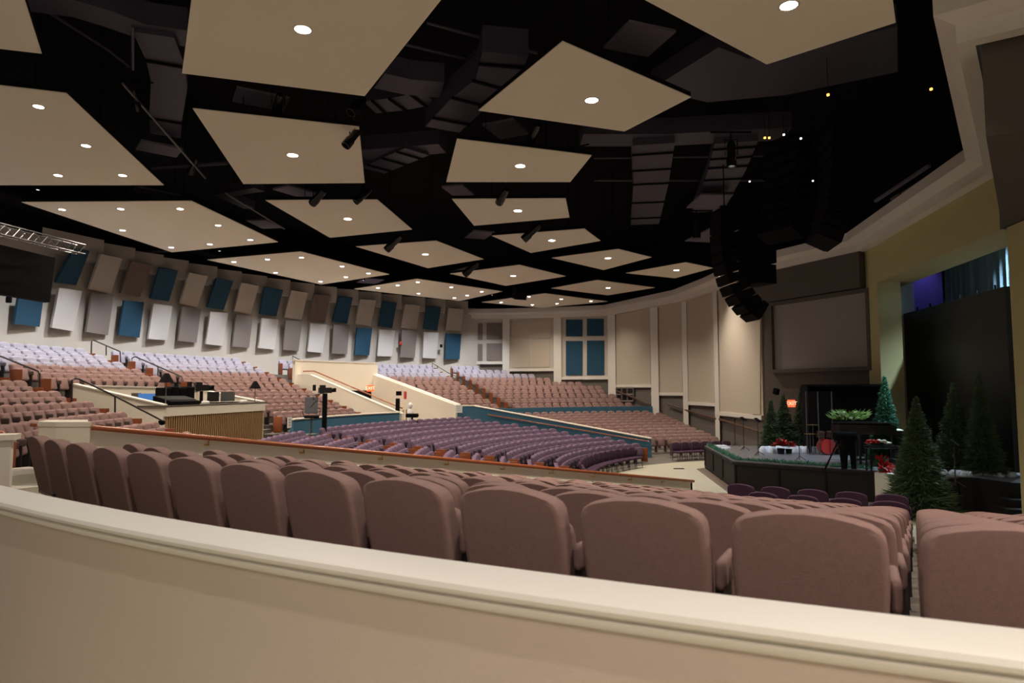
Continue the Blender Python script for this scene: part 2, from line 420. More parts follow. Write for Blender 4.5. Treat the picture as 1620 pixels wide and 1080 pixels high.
for a in [117.5-i*2.95 for i in range(8)]:
    x, y = pol(11.6, a)
    if x < side_x(y)-.5:
        n += 1; place_plum(x, y, FLOOR, R(a+90), 'dark plum padded chair at the far floor row, %s from its left end' % nth(n), 'plum chairs of the far floor row')
# ------------------------------------------------------------------ floors and terraces
def revolve(prof, a0, a1, c=C, step=1.5):
    mb = MB(); n = max(2, int(abs(a1-a0)/step)+1)
    rs = [[(*pol(r, a0+(a1-a0)*i/(n-1), c), z) for i in range(n)] for r, z in prof]
    mb.rings(rs, caps=False, closed=False); return mb
fl = MB(); fl.plan([(-45, -12), (45, -12), (45, 75), (-45, 75)], FLOOR-.3, FLOOR); struct(fl.build('floor', M['vinyl']))
lowp = [(11.2, FLOOR+.004)]
for i in range(12):
    r = 11.7+.92*i; lowp += [(r, zlow(r)+.004), (r+.9, zlow(r)+.004+.02)]
lowp = [(11.2, FLOOR+.005), (11.8, FLOOR+.02), (22.6, zlow(22.4))]
o = revolve(lowp, 92, 222).build('floor', M['carpet']); struct(o)
def terrace(a0, a1, j0, j1, extra=True):
    p = [(UR[j0]-.55, uz(j0)-.35 if j0 else -2.35)]
    for j in range(j0, j1+1):
        p += [(UR[j]-.55, uz(j)), (UR[j]+.37 if j < 10 else 34.2, uz(j))]
    mb = MB(); n = max(2, int(abs(a1-a0)/1.2)+2)
    rs = [[(*pol(r, a0+(a1-a0)*i/(n-1)), z) for i in range(n)] for r, z in p]
    mb.rings(rs, caps=False, closed=False)
    for a in (a0, a1):      # the stepped end walls
        b = [(*pol(p[-1][0], a), -3.4), (*pol(p[0][0], a), -3.4)]; e = [(*pol(r, a), z) for r, z in p]
        mb.add(e+b, [tuple(range(len(e)+2))])
    return struct(mb.build('floor', M['carpet']))
terrace(214, 184.2, 0, 10); terrace(184.2, 169.0, 5, 10); terrace(169.0, 149.7, 0, 10); terrace(149.7, 138.2, 8, 10); terrace(138.2, 97, 0, 10)
# near terrace, stepping down from the parapet to the flat floor
mb = MB()
for k in range(16):
    r0, r1 = near_r(k)+.22, near_r(k)-.70
    ae = near_end_angle(min(k, 14))-math.degrees(.95/near_r(k)); a1 = 262
    n = 16; aa = [ae+(a1-ae)*i/n for i in range(n+1)]; top = [(*pol(r0+drift(a), a, CN), near_z(k)) for a in aa]; bot = [(*pol(r1+drift(a), a, CN), near_z(k)) for a in aa]
    low = [(p[0], p[1], near_z(k+1)-.02) for p in bot]
    mb.rings([top, bot, low], caps=False, closed=False)
struct(mb.build('floor', M['carpet']))
pa = [math.degrees(atan2(s[2]-CN[1], s[1]-CN[0])) % 360 for s in SEATS if s[0] == 'plumseat']
a0, a1 = min(pa)-1.4, max(pa)+1.4
mb = MB(); rs_ = [[(*pol(near_r(12)+.05+drift(a), a, CN), FLOOR), (*pol(near_r(14)+.25+drift(a), a, CN), FLOOR), (*pol(near_r(14)+.25+drift(a), a, CN), PLZ), (*pol(near_r(12)+.05+drift(a), a, CN), PLZ)] for a in [a0+(a1-a0)*i/12 for i in range(13)]]
o = mb.rings(rs_).build('floor', M['carpet']); struct(o)
# the side aisle beside the rail wall, a ramp
mb = MB()
def off(p, d, a=RAIL0, b=RAIL1):
    L = hypot(b[0]-a[0], b[1]-a[1]); return (p[0]+(b[1]-a[1])/L*d, p[1]-(b[0]-a[0])/L*d)
a, b = off(RAIL0, .1), off(RAIL0, 1.6); c, d = off(RAIL1, 1.6), off(RAIL1, .1)
mb.add([(*a, -1.45), (*b, -1.45), (*c, FLOOR+.01), (*d, FLOOR+.01)], [(0, 1, 2, 3)]); struct(mb.build('floor', M['carpet']))
# standing floor behind the parapet
o = revolve([(23.6, -2.45), (40, -2.45)], 200, 285, (10.22, 23.83), 3).build('floor', M['vinyl']); struct(o)
# aisle steps
def aisle_steps(a, w, j0, j1, m='step'):
    mb = MB()
    for j in range(j0, j1+1):
        for h in (0, 1):
            r = UR[j]-.55-.02+.0*h; z = uz(j)-.3+.15*(h+1)-.001 if h == 0 else uz(j)
            rr = r-.30 if h == 0 else r
            p = pol(rr+.16, a)
            mb.box((p[0], p[1], z-.02+.005), (w, .34, .05), rz=R(a+90))
            if h == 0: mb.box((p[0], p[1], z-.10), (w, .32, .15), rz=R(a+90))
    struct(mb.build('floor', M[m]))
aisle_steps(151.3, 1.45, 0, 10); aisle_steps(125.3, 1.1, 0, 10, 'carpet'); aisle_steps(168.3, 1.0, 1, 10, 'carpet'); aisle_steps(185.5, 1.1, 0, 10, 'carpet')
# ------------------------------------------------------------------ low ring wall (blue) and vomitory
def arcwall(a0, a1, r0, r1, z0, z1, c=C, step=1.5):
    n = max(2, int(abs(a1-a0)/step)+1); rs = []
    for i in range(n):
        a = a0+(a1-a0)*i/(n-1); rs.append([(*pol(r0, a, c), z0), (*pol(r1, a, c), z0), (*pol(r1, a, c), z1), (*pol(r0, a, c), z1)])
    return MB().rings(rs)
def wall(name, mb, m, label=None, smooth=None):
    o = mb.build(name, m, smooth=smooth); fix_normals(o); return struct(o)
w = wall('wall_ring', arcwall(171.2, 149.6, 22.45, 22.6, -2.6, -1.22), M['blue'])
c_ = arcwall(171.3, 149.5, 22.41, 22.66, -1.22, -1.17).build('wall_cap', M['cream'], w); fix_normals(c_)
w = wall('wall_ring', arcwall(137.5, 100, 22.45, 22.6, -2.6, -1.17), M['blue'])
w = wall('wall_ring', arcwall(208, 194, 22.45, 22.6, -2.6, -1.22), M['blue'])
# far blue ramp wall
def plwall(pts, th, z0, name, m):      # pts: (x, y, ztop); thickness away from the eye side
    mb = MB(); L = []
    for i in range(len(pts)):
        a = pts[max(0, i-1)]; b = pts[min(len(pts)-1, i+1)]; l = hypot(b[0]-a[0], b[1]-a[1])
        nx, ny = -(b[1]-a[1])/l*th, (b[0]-a[0])/l*th
        p = pts[i]; zz = z0[i] if isinstance(z0, (list, tuple)) else z0
        L.append([(p[0], p[1], zz), (p[0]+nx, p[1]+ny, zz), (p[0]+nx, p[1]+ny, p[2]), (p[0], p[1], p[2])])
    mb.rings(L); o = mb.build(name, m); fix_normals(o); return o
t1 = .105; bwm = (BW0[0]+(BW1[0]-BW0[0])*t1, BW0[1]+(BW1[1]-BW0[1])*t1)
bw = struct(plwall([(*BW0, -.97), (*bwm, -.97), (*BW1, -2.50)], .16, FLOOR-.1, 'wall_ramp', M['blue']))
o = MB().rings([[(p[0]-.03, p[1]-.04, z), (p[0]+.1, p[1]+.2, z), (p[0]+.1, p[1]+.2, z+.05), (p[0]-.03, p[1]-.04, z+.05)] for p, z in ((BW0, -.97), (bwm, -.97), (BW1, -2.50))]).build('wall_cap', M['cream'], bw); fix_normals(o)
def handrail(name, pts, r, m, label, brm=None, every=1, drop=.10, toward=(0, .08), group=None, cat='handrail'):
    mb = MB().tube(pts, r, 10); o = mb.build(name, m, smooth=60); tag(o, label, cat, group)
    if brm:
        for p in pts[1:-1:every]:
            b = MB(); p = Vector(p); q = p+Vector((toward[0], toward[1], -drop*.6))
            b.tube([p+Vector((0, 0, -r)), p+Vector((0, 0, -drop*.6)), q], .011, 8); b.lathe([(0, -.012), (.035, -.012), (.035, .012), (0, .012)], tuple(q), 12)
            b.build('bracket', brm, o, smooth=50)
    return o
pts = [Vector((*(Vector(BW0)+(Vector(BW1)-Vector(BW0))*t), 0)) for t in [.19+.805*i/9 for i in range(10)]]
z0h, z1h = -1.42, -2.62
hp = [(p.x-.05, p.y-.10, z0h+(z1h-z0h)*i/9) for i, p in enumerate(pts)]
handrail('handrail', hp, .03, M['railwood'], 'thin wooden handrail on the long blue ramp wall', M['brass'], 1, .10, (.03, .09))
# vomitory in the upper tier: two radial cream walls and the back wall with the exit
def radial_wall(a, prof, th, z0, m):
    pts = [(*pol(r, a), z) for r, z in prof]; return plwall(pts, th, z0, 'wall_vomitory', m)
v1 = struct(radial_wall(149.3, [(30.2, .78), (29.2, .78), (22.4, -1.30)], .18, -3.4, M['cream']))
v2 = struct(radial_wall(138.0, [(22.4, -.92), (30.6, 1.02)], .18, -3.4, M['cream']))
v3 = wall('wall_vomitory', arcwall(149.6, 137.7, 30.2, 30.4, -3.4, 1.62), M['cream'])
for v in (v1, v2): fix_normals(v)
def cap_line(pts, wd, th, m, parent):
    mb = MB()
    for a, b in zip(pts, pts[1:]): mb.beam((a[0], a[1], a[2]+th/2), (b[0], b[1], b[2]+th/2), wd, th)
    o = mb.build('wall_cap', m, parent); fix_normals(o)
q = [(*pol(r, 149.05), z) for r, z in ((30.2, .78), (29.2, .78), (22.4, -1.30))]; cap_line(q, .26, .05, M['white'], v1)
q = [(*pol(r, 137.8), z) for r, z in ((22.4, -.92), (30.6, 1.02))]; cap_line(q, .26, .05, M['white'], v2)
q = [(*pol(30.3, 149.8-i), 1.62) for i in range(13)]; cap_line(q, .26, .06, M['cream'], v3)
hp = [(*pol(r, 148.6), z) for r, z in ((30.1, 1.02), (29.2, 1.02), (27.5, .50), (25.8, -.02), (24.1, -.54), (22.6, -1.0))]
handrail('handrail', hp, .035, M['railwood'], 'wooden handrail running down the vomitory stair wall', M['brass'], 1, .1, (0, 0))
mb = MB()
p = on_cyl(609, 658, C, 27.5)
vf = revolve([(22.5, -2.35), (30.2, -2.0)], 149.3, 138.0).build('floor', M['carpet']); struct(vf)
# dark passage door under the exit sign
c0 = pol(30.1, 140.2)
e = empty('door_1', (c0[0], c0[1], -2.0), 'dark passage door', 'door'); del e['category']; del e['label']; struct(e)
mb = MB(); mb.box((c0[0], c0[1], -1.05), (1.5, .12, 1.9), rz=R(140.2+90)); mb.build('door_leaf', M['soft'], e)
# exit sign there
def text_mesh(s, size, m, parent, loc, rz, rx=pi/2, name='lettering', ext=.004):
    cu = bpy.data.curves.new('t', 'FONT'); cu.body = s; cu.size = size; cu.extrude = ext; cu.align_x = 'CENTER'; cu.align_y = 'CENTER'
    o = bpy.data.objects.new('t', cu); COL.objects.link(o); dg = bpy.context.evaluated_depsgraph_get()
    me = bpy.data.meshes.new_from_object(o.evaluated_get(dg)); bpy.data.objects.remove(o); me.materials.clear(); me.materials.append(m)
    r = bpy.data.objects.new(name, me); COL.objects.link(r); r.location = loc; r.rotation_euler = (rx, 0, rz)
    if parent: r.parent = parent
    return r
def exit_sign(x, y, z, rz, w, h, label):
    e = empty('exit_sign', (x, y, z), label, 'exit sign', rz=rz)
    MB().box((0, 0, 0), (w, .08, h)).build('housing', M['exit'], e, local=True)
    text_mesh('EXIT', h*.72, M['exitw'], e, (0, -.045, 0), 0)
p = at_d(586, 614, 40.0); exit_sign(p.x, p.y, p.z, R(-8), .44, .38, 'glowing orange-red EXIT sign in the cream vomitory')
p = at_d(1252, 638, 28.6); exit_sign(p.x, p.y, p.z, R(-22), .30, .30, 'red lit EXIT sign on dark wall behind small trees')
# ------------------------------------------------------------------ near rail wall
ZR0, ZR1 = -.50, -2.62
def railpt(t, d=0, dz=0): p = off((RAIL0[0]+(RAIL1[0]-RAIL0[0])*t, RAIL0[1]+(RAIL1[1]-RAIL0[1])*t), d); return (*p, ZR0+(ZR1-ZR0)*t+dz)
rw = MB().rings([[(*railpt(t, -.14)[:2], FLOOR-.1), (*railpt(t, .0)[:2], FLOOR-.1), railpt(t, .0, -.04), railpt(t, -.14, -.04)] for t in (0, .5, 1)]).build('wall_rail', M['cream']); fix_normals(rw); struct(rw)
o = MB().rings([[railpt(t, -.17, -.05), railpt(t, .03, -.05), railpt(t, .03, -.01), railpt(t, -.17, -.01)] for t in (0, 1)]).build('wall_cap', M['cream'], rw); fix_normals(o)
o = MB().rings([[railpt(t, 0, -.24), railpt(t, .022, -.25), railpt(t, .022, -.30), railpt(t, .0, -.31)] for t in (0, 1)]).build('wall_molding', M['cream'], rw); fix_normals(o)
hp = [railpt(t, .10, .0) for t in [-.0+i/10*1.0 for i in range(11)]]
handrail('handrail', hp, .038, M['railwood'], 'long polished wooden handrail along the near cream rail wall', M['brass'], 1, .17, tuple(Vector(off((0, 0), -.08))))
e = MB(); pe = railpt(1.004, -.07); e.rbox((pe[0], pe[1], pe[2]-.18), (.16, .14, .42), .05, rz=R(46)); struct(e.build('wall_end', M['soft']))
# curved cream newel block at its upper end and the wall stub beside the stairs
mb = MB(); a0 = Vector(railpt(0, 0)); pl = [off(RAIL0, .06), off(RAIL0, -.16), (-5.95, 9.35), (-6.45, 9.3), (-6.27, 8.85), (-5.95, 8.72)]
mb.plan(pl, FLOOR, -.48); nb = struct(mb.build('wall_newel', M['cream'])); fix_normals(nb)
g = Vector((sum(p[0] for p in pl)/6, sum(p[1] for p in pl)/6)); mb = MB(); mb.plan([tuple(g+(Vector(p)-g)*1.05) for p in pl], -.49, -.43); o = mb.build('wall_cap', M['cream'], nb); fix_normals(o)
mb = MB(); mb.plan([(-5.62, 7.55), (-5.50, 7.35), (-7.6, 6.2), (-7.8, 6.5)], -2.2, -.55); o = struct(mb.build('wall_stub', M['cream'])); fix_normals(o)
mb = MB(); mb.plan([(-5.58, 7.60), (-5.45, 7.34), (-7.6, 6.15), (-7.85, 6.55)], -.56, -.50); c2 = mb.build('wall_cap', M['cream'], o); fix_normals(c2)
mb = MB().tube([(-7.4, 6.9, -.28), (-5.75, 7.55, -.50), (-5.72, 7.56, -.60)], .03, 8); o = mb.build('handrail', M['railwood'], smooth=60); tag(o, 'short wooden handrail over the cream wall stub at left edge', 'handrail')
mb = MB(); p1 = at_d(66, 672, 9.6); mb.box(p1, (.30, .06, .045)); mb.box(p1+Vector((.02, 0, -.25)), (.07, .05, .5)); o = mb.build('rail_post', M['railwood']); tag(o, 'short dark wooden rail post left of the cream newel block', 'rail post')
mb = MB()
for i in range(4):
    q = Vector((-5.6-.38*i, 8.0+.22*i, -1.45+.12*i)); mb.box((q.x, q.y, q.z-.3), (.9, 1.3, .6), rz=R(-30))
struct(mb.build('floor', M['step']))
# ------------------------------------------------------------------ the foreground parapet
PC = (10.22, 23.83); PZ = -.70; PR = 23.50
def par(r0, r1, z0, z1, name, m, parent=None):
    n = 60; rs = [[(*pol(r, 205+75*i/n, PC), z) for r, z in ((r0, z0), (r1, z0), (r1, z1), (r0, z1))] for i in range(n+1)]
    o = MB().rings(rs).build(name, m, parent); fix_normals(o); return o
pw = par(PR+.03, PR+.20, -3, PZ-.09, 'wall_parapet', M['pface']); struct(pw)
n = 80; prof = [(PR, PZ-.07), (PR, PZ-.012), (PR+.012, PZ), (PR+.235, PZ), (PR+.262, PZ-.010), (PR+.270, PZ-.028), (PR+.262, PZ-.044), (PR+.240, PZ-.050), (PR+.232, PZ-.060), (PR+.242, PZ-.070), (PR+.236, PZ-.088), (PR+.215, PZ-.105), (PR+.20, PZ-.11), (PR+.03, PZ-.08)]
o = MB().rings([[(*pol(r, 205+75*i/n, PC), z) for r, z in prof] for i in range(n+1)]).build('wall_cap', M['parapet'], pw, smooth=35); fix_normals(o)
# ------------------------------------------------------------------ back wall, side wall bays
ZC = 5.5                        # underside of the cornice
w = wall('wall_back', arcwall(222, 117.5, RW, RW+.3, -3, 6.35), M['wallp'])
def xy(p): return (p[0], p[1])
COLN = {'b': ('deep blue', 'pblue'), 'w': ('pale grey', 'pwhite'), 'e': ('beige', 'pbeige'), 'g': ('taupe', 'pgrey'), 'r': ('brown', 'pbrown')}
UP = [('b', 118, 393, 142, 397, 123, 452, 88, 447), ('e', 160, 402, 194, 409, 176, 465, 141, 457), ('r', 208, 413, 241, 419, 222, 470, 191, 464), ('b', 253, 423, 282, 428, 268, 477, 238, 472),
 ('e', 300, 431, 329, 437, 312, 486, 285, 480), ('b', 343, 440, 369, 445, 354, 490, 328, 486), ('e', 382, 447, 410, 452, 396, 497, 371, 492), ('b', 419, 454, 448, 459, 437, 500, 411, 497),
 ('e', 461, 459, 487, 463, 477, 506, 450, 502), ('r', 498, 465, 523, 468, 515, 510, 488, 506), ('b', 537, 469, 558, 471, 550, 512, 526, 509), ('e', 570, 473, 595, 475, 587, 516, 563, 512),
 ('b', 606, 477, 628, 479, 621, 519, 599, 516), ('e', 641, 481, 665, 483, 659, 522, 635, 518), ('b', 675, 484, 698, 486, 692, 523, 670, 520), ('e', 710, 487, 734, 489, 729, 524, 705, 522)]
LO = [('b', 30, 470, 68, 477, 63, 517, 23, 512), ('w', 94, 455, 130, 460, 116, 524, 82, 518), ('g', 146, 463, 180, 466, 171, 530, 137, 525), ('b', 197, 475, 228, 478, 221, 534, 188, 530),
 ('w', 243, 480, 273, 484, 264, 538, 235, 536), ('g', 289, 485, 318, 489, 311, 542, 282, 539), ('w', 333, 493, 361, 495, 352, 547, 326, 544), ('g', 374, 497, 400, 500, 394, 550, 368, 548),
 ('w', 415, 503, 441, 505, 434, 553, 409, 550), ('g', 452, 506, 478, 508, 472, 555, 448, 553), ('w', 492, 511, 517, 513, 510, 558, 487, 556), ('g', 528, 513, 553, 515, 549, 560, 525, 559),
 ('b', 565, 518, 589, 519, 584, 562, 561, 561), ('w', 601, 521, 625, 522, 620, 564, 597, 563), ('g', 636, 521, 660, 523, 656, 566, 633, 565), ('w', 671, 525, 694, 526, 690, 567, 669, 566), ('b', 706, 527, 730, 528, 727, 568, 704, 568)]
def wall_panel(q, leantop, leanbot, twist):
    c, x0, y0, x1, y1, x2, y2, x3, y3 = q
    a = on_cyl(x0, y0, C, RW-leantop-twist); b = on_cyl(x1, y1, C, RW-leantop); c_ = on_cyl(x2, y2, C, RW-leanbot); d = on_cyl(x3, y3, C, RW-leanbot-twist)
    n = (b-a).cross(d-a).normalized()
    if n.dot(a) < 0: n = -n
    d = d if True else d
    d = a+(d-a)-n*((d-a).dot(n)); c_ = a+(c_-a)-n*((c_-a).dot(n)) if abs((c_-a).dot(n)) < .6 else c_
    return MB().quad((a, b, c_, d), .10)
def panel_row(lst, name, top, bot, tw, row, group):
    cnt = {}
    for i, q in enumerate(lst):
        cn, mm = COLN[q[0]]; o = wall_panel(q, top, bot, tw).build('acoustic_panel', M[mm]); fix_normals(o)
        tag(o, '%s fabric acoustic panel, %s from the left in the %s row on back wall' % (cn, nth(i+1), row), 'acoustic panel', group)
        a = [on_cyl(q[1+2*k], q[2+2*k], C, RW) for k in range(4)]
panel_row(UP, 'u', .75, .16, .16, 'upper', 'leaning acoustic panels of the upper row')
panel_row(LO, 'l', .26, .16, .16, 'lower', 'acoustic panels of the lower row')
# saw-tooth upper wall pieces that stand between and above the upper panels
edges = [60]+[q[3]+1 for q in UP]
for i in range(len(edges)-1):
    p0 = on_cyl(edges[i]+2, 480, C, RW); p1 = on_cyl(edges[i+1], 480, C, RW)
    a0 = math.degrees(atan2(p0.y-C[1], p0.x-C[0])); a1 = math.degrees(atan2(p1.y-C[1], p1.x-C[0]))
    A = pol(RW+.02, a0); B = pol(RW-.60, a1); B2 = pol(RW+.1, a1)
    mb = MB(); mb.plan([A, B, B2], 5.75, 6.80); o = mb.build('wall_wedge', M['wallp']); fix_normals(o); struct(o)
# side wall: one straight stretch per bay
names = []
def bay_z(i): return FLOOR-.2
for i in range(7):
    a, b = SIDE[i], SIDE[i+1]; l = hypot(b[0]-a[0], b[1]-a[1]); n = ((b[1]-a[1])/l*-1, (b[0]-a[0])/l)
    if n[0]*(-a[0]+1)+n[1]*(-a[1]) > 0: n = (-n[0], -n[1])          # away from the room
    bottom_px = [(768, 574), (841, 585), (925, 598), (1002, 610.5), (1061, 623), (1109, 638.5), (1171, 657)][i]
    zs = on_line(*bottom_px, a, b).z
    mb = MB(); mb.plan([a, b, (b[0]+n[0]*.3, b[1]+n[1]*.3), (a[0]+n[0]*.3, a[1]+n[1]*.3)], zs, 6.3); o = wall('wall_side', mb, M['wallp'] if i < 3 else M['bay'])
    mb = MB(); mb.plan([(a[0]+n[0]*.06, a[1]+n[1]*.06), (b[0]+n[0]*.06, b[1]+n[1]*.06), (b[0]+n[0]*.3, b[1]+n[1]*.3), (a[0]+n[0]*.3, a[1]+n[1]*.3)], FLOOR-.2, zs); wall('wall_side', mb, M['wains'])
    mb = MB(); mb.plan([(a[0]-n[0]*.10, a[1]-n[1]*.10), (b[0]-n[0]*.10, b[1]-n[1]*.10), (b[0]+n[0]*.1, b[1]+n[1]*.1), (a[0]+n[0]*.1, a[1]+n[1]*.1)], zs-.10, zs+.10); struct(mb.build('trim_1', M['white']))
PIL = [(795, 806), (876, 888), (962, 974), (1030, 1042), (1080, 1088), (1130, 1137)]
for i, (x0, x1) in enumerate(PIL):
    k = i+1; a, b = SIDE[k-1], SIDE[k]; a2, b2 = SIDE[k], SIDE[k+1]
    P = on_line(x0, 600, a, b); Q = on_line(x1, 600, a2, b2)
    mid = Vector((SIDE[k][0], SIDE[k][1], 0)); d = -mid.normalized()*.22
    mb = MB(); mb.plan([(P.x, P.y), (P.x+d.x, P.y+d.y), (Q.x+d.x, Q.y+d.y), (Q.x, Q.y), (mid.x-d.x*1.0, mid.y-d.y*1.0)], FLOOR, ZC+.02); o = struct(mb.build('trim_2', M['white'])); fix_normals(o)
def flat_panel(px, bay, m, th, lab_, group, out=.05):
    a, b = SIDE[bay], SIDE[bay+1]; q = [on_line(x, y, a, b) for x, y in px]
    nrm = (q[1]-q[0]).cross(q[3]-q[0]).normalized()
    if nrm.dot(q[0]) > 0: nrm = -nrm
    q = [p+nrm*out for p in q]; o = MB().quad(q, th).build('acoustic_panel', M[m]); fix_normals(o); return tag(o, lab_, 'acoustic panel', group)
def rect(x0, y0, x1, y1, dy=0): return [(x0, y0), (x1, y0+dy), (x1, y1+dy*.3), (x0, y1)]
for t, r_ in (('upper left', (739.5, 511.3, 763.5, 537)), ('upper right', (769.8, 510.6, 794, 536.6)), ('lower left', (739.5, 544, 763.5, 570)), ('lower right', (769.8, 543, 794, 570))):
    flat_panel(rect(*r_), 0, 'pgrey', .06, '%s taupe panel of four in the first side wall bay' % t, 'taupe panels in the first bay')
for t, r_ in (('upper left', (809.5, 508, 838, 535)), ('upper right', (841, 506.9, 870.4, 535)), ('lower left', (810, 540, 838, 581)), ('lower right', (842.5, 540, 870, 580.6))):
    flat_panel(rect(*r_), 1, 'bay', .06, '%s beige panel of four in the second side wall bay' % t, 'beige panels in the second bay')
for t, r_ in (('upper left', (895.5, 505.4, 921.7, 532)), ('upper right', (928.7, 504, 955.4, 531.2)), ('lower left', (895.5, 539.3, 921.7, 593.5)), ('lower right', (928.7, 538.5, 956, 593))):
    flat_panel(rect(*r_), 2, 'pblue', .06, '%s deep blue panel of the cross-shaped four in the third side wall bay' % t, 'blue panels in the third bay')
flat_panel([(974.5, 499), (1029.5, 487), (1029.5, 608.5), (974.5, 608.5)], 3, 'bay', .05, 'tall beige fabric panel in the fourth side wall bay above a dark window', 'tall beige fabric panels')
flat_panel([(1042.5, 485), (1080, 476.5), (1080.5, 621), (1043, 621)], 4, 'bay', .05, 'tall beige fabric panel in the narrow fifth side wall bay', 'tall beige fabric panels')
flat_panel([(1088, 475), (1129.5, 463.5), (1130.5, 636), (1089, 636)], 5, 'bay', .05, 'tall beige fabric panel in the sixth side wall bay', 'tall beige fabric panels')
flat_panel([(1138.5, 460), (1204, 440), (1204, 655), (1140, 655)], 6, 'bay', .05, 'tall beige fabric panel beside the dark screen wall', 'tall beige fabric panels')
# dark window under the fourth bay
a, b = SIDE[3], SIDE[4]
q = [on_line(x, y, a, b)*.998 for x, y in ((975, 613), (1002, 613), (1002, 634), (975, 634))]
e = empty('window_1', tuple(q[3]), 'x', 'x'); del e['label']; del e['category']; struct(e)
MB().quad(q, .03).build('pane', M['blackg'], e)
mb = MB()
for t in (0, .33, .66, 1): mb.beam((q[0].lerp(q[1], t))*.999, (q[3].lerp(q[2], t))*.999, .10, .05)
for t in (0, .5, 1): mb.beam((q[0].lerp(q[3], t))*.999, (q[1].lerp(q[2], t))*.999, .05, .10)
mb.build('window_frame', M['pgrey'], e)
# wall handrails on the side wall
HR = [(0, [(739, 577), (806, 595)], 'first'), (1, [(807, 599), (834, 600), (842, 604), (860, 602), (886, 609)], 'second'), (2, [(890, 608), (907, 615), (925, 614), (942, 619.5)], 'third'), (3, [(975, 618), (1030, 640)], 'fourth'), (4, [(1056, 639), (1081, 647)], 'fifth'), (5, [(1084, 648), (1133, 662)], 'sixth'), (6, [(1138, 663), (1205, 684)], 'seventh')]
for bay, pp, t in HR:
    a, b = SIDE[bay], SIDE[bay+1]; pts = [on_line(x, y, a, b) for x, y in pp]; pts = [p*(1-.22/p.length) for p in pts]
    handrail('handrail', [tuple(p) for p in pts], .055, M['darkrail'], 'dark wooden wall handrail crossing the %s side wall bay' % t, M['metal'], 1, .1, (.03, .15), 'dark side wall handrails')
# cornice and black ceiling edge all along the side
COR = [SIDE[0]]+SIDE[1:3]+SIDE[3:]+[(12.5, 16.6), (7.45, 10.3), (9.5, 9.0)]
def insetp(poly, d):             # shift a polyline into the room
    out = []
    for i, p in enumerate(poly):
        nn = Vector((0, 0))
        for a, b in ((i-1, i), (i, i+1)):
            if 0 <= a and b < len(poly):
                l = hypot(poly[b][0]-poly[a][0], poly[b][1]-poly[a][1]); n = Vector((poly[b][1]-poly[a][1], -(poly[b][0]-poly[a][0])))/l; nn += n
        nn.normalize(); out.append((p[0]+nn.x*d, p[1]+nn.y*d))
    return out
i0, i1, i2 = insetp(COR, .0), insetp(COR, .35), insetp(COR, .75)
L = [[(*o_, ZC), (*m_, ZC), (*m_, ZC+.30), (*n_, ZC+.42), (*n_, ZC+.75), (*o_, ZC+.75)] for o_, m_, n_ in zip(i0, i1, i2)]
o = MB().rings(L).build('trim_3', M['white']); fix_normals(o); struct(o)
# curve the back corner: soffit over the back wall top, black
mb = arcwall(222, 117, 32.6, RW+.6, 7.3, 7.5); wall('ceiling', mb, M['black'])
# ------------------------------------------------------------------ screen wall, proscenium
W7, W8 = SIDE[7], SIDE[8]; W9 = (12.5, 16.6)
def seg_n(a, b):
    l = hypot(b[0]-a[0], b[1]-a[1]); return Vector((b[0]-a[0], b[1]-a[1], 0))/l, Vector((-(b[1]-a[1]), b[0]-a[0], 0))/l
t_, n_ = seg_n(W7, W8)
if n_.dot(Vector((W7[0], W7[1], 0))) < 0: n_ = -n_          # away from the eye
def planbox(a, b, n, d0, d1, z0, z1): return MB().plan([(a[0]+n.x*d0, a[1]+n.y*d0), (b[0]+n.x*d0, b[1]+n.y*d0), (b[0]+n.x*d1, b[1]+n.y*d1), (a[0]+n.x*d1, a[1]+n.y*d1)], z0, z1)
wall('wall_screen', planbox(W7, W8, n_, .05, .3, FLOOR, ZC), M['grey'])
wall('wall_screen', planbox((11.55, 33.0), W8, n_, -.35, .10, 4.06, ZC), M['grey'])
# raised frame and the pale screen inside it
S = [(1225, 484), (1372, 462), (1377, 578), (1226.5, 586)]
a_ = (W7[0]-n_.x*.02, W7[1]-n_.y*.02); b_ = (W8[0]-n_.x*.02, W8[1]-n_.y*.02)
q = [on_line(x, y, a_, b_) for x, y in S]; z_t = (q[0].z+q[1].z)/2; z_b = (q[2].z+q[3].z)/2
e = empty('projection_screen', tuple(q[3]), 'large blank grey projection screen set in the dark taupe wall', 'screen')
sl, sr = Vector((q[3].x, q[3].y, 0)), Vector((q[2].x, q[2].y, 0))
pb = lambda s0, s1, d0, d1, z0, z1: planbox((sl+(sr-sl)*s0)[:2], (sl+(sr-sl)*s1)[:2], n_, d0, d1, z0, z1)
pb(0, 1, 0, .03, z_b, z_t).build('screen_surface', M['screen'], e)
mb = MB()
for m2 in (pb(-.035, 0, -.16, .06, z_b-.15, z_t+.15), pb(1, 1.03, -.16, .06, z_b-.15, z_t+.15), pb(0, 1, -.16, .06, z_t, z_t+.15), pb(0, 1, -.16, .06, z_b-.15, z_b)): mb.add(m2.v, m2.f)
mb.build('screen_frame', M['grey'], e)
t2, n2 = seg_n(W8, W9)
if n2.dot(Vector((1, 0, 0))) < 0: n2 = -n2
lerp2 = lambda a, b, t: (a[0]+(b[0]-a[0])*t, a[1]+(b[1]-a[1])*t)
wall('wall_proscenium', planbox(W8, W9, n2, 0, 1.3, 4.06, 6.3), M['olive'])
wall('wall_proscenium', planbox(lerp2(W8, W9, 0), lerp2(W8, W9, .125), n2, 0, .8, FLOOR, 4.08), M['olive'])
wall('wall_proscenium', planbox(lerp2(W8, W9, 1.01), lerp2(W8, W9, 1.3), n2, 0, 1.2, FLOOR, 4.08), M['olive'])
wall('wall_proscenium', planbox(lerp2(W8, W9, .99), lerp2(W8, W9, 1.3), n2, -.05, 1.2, 4.06, 6.3), M['grey'])
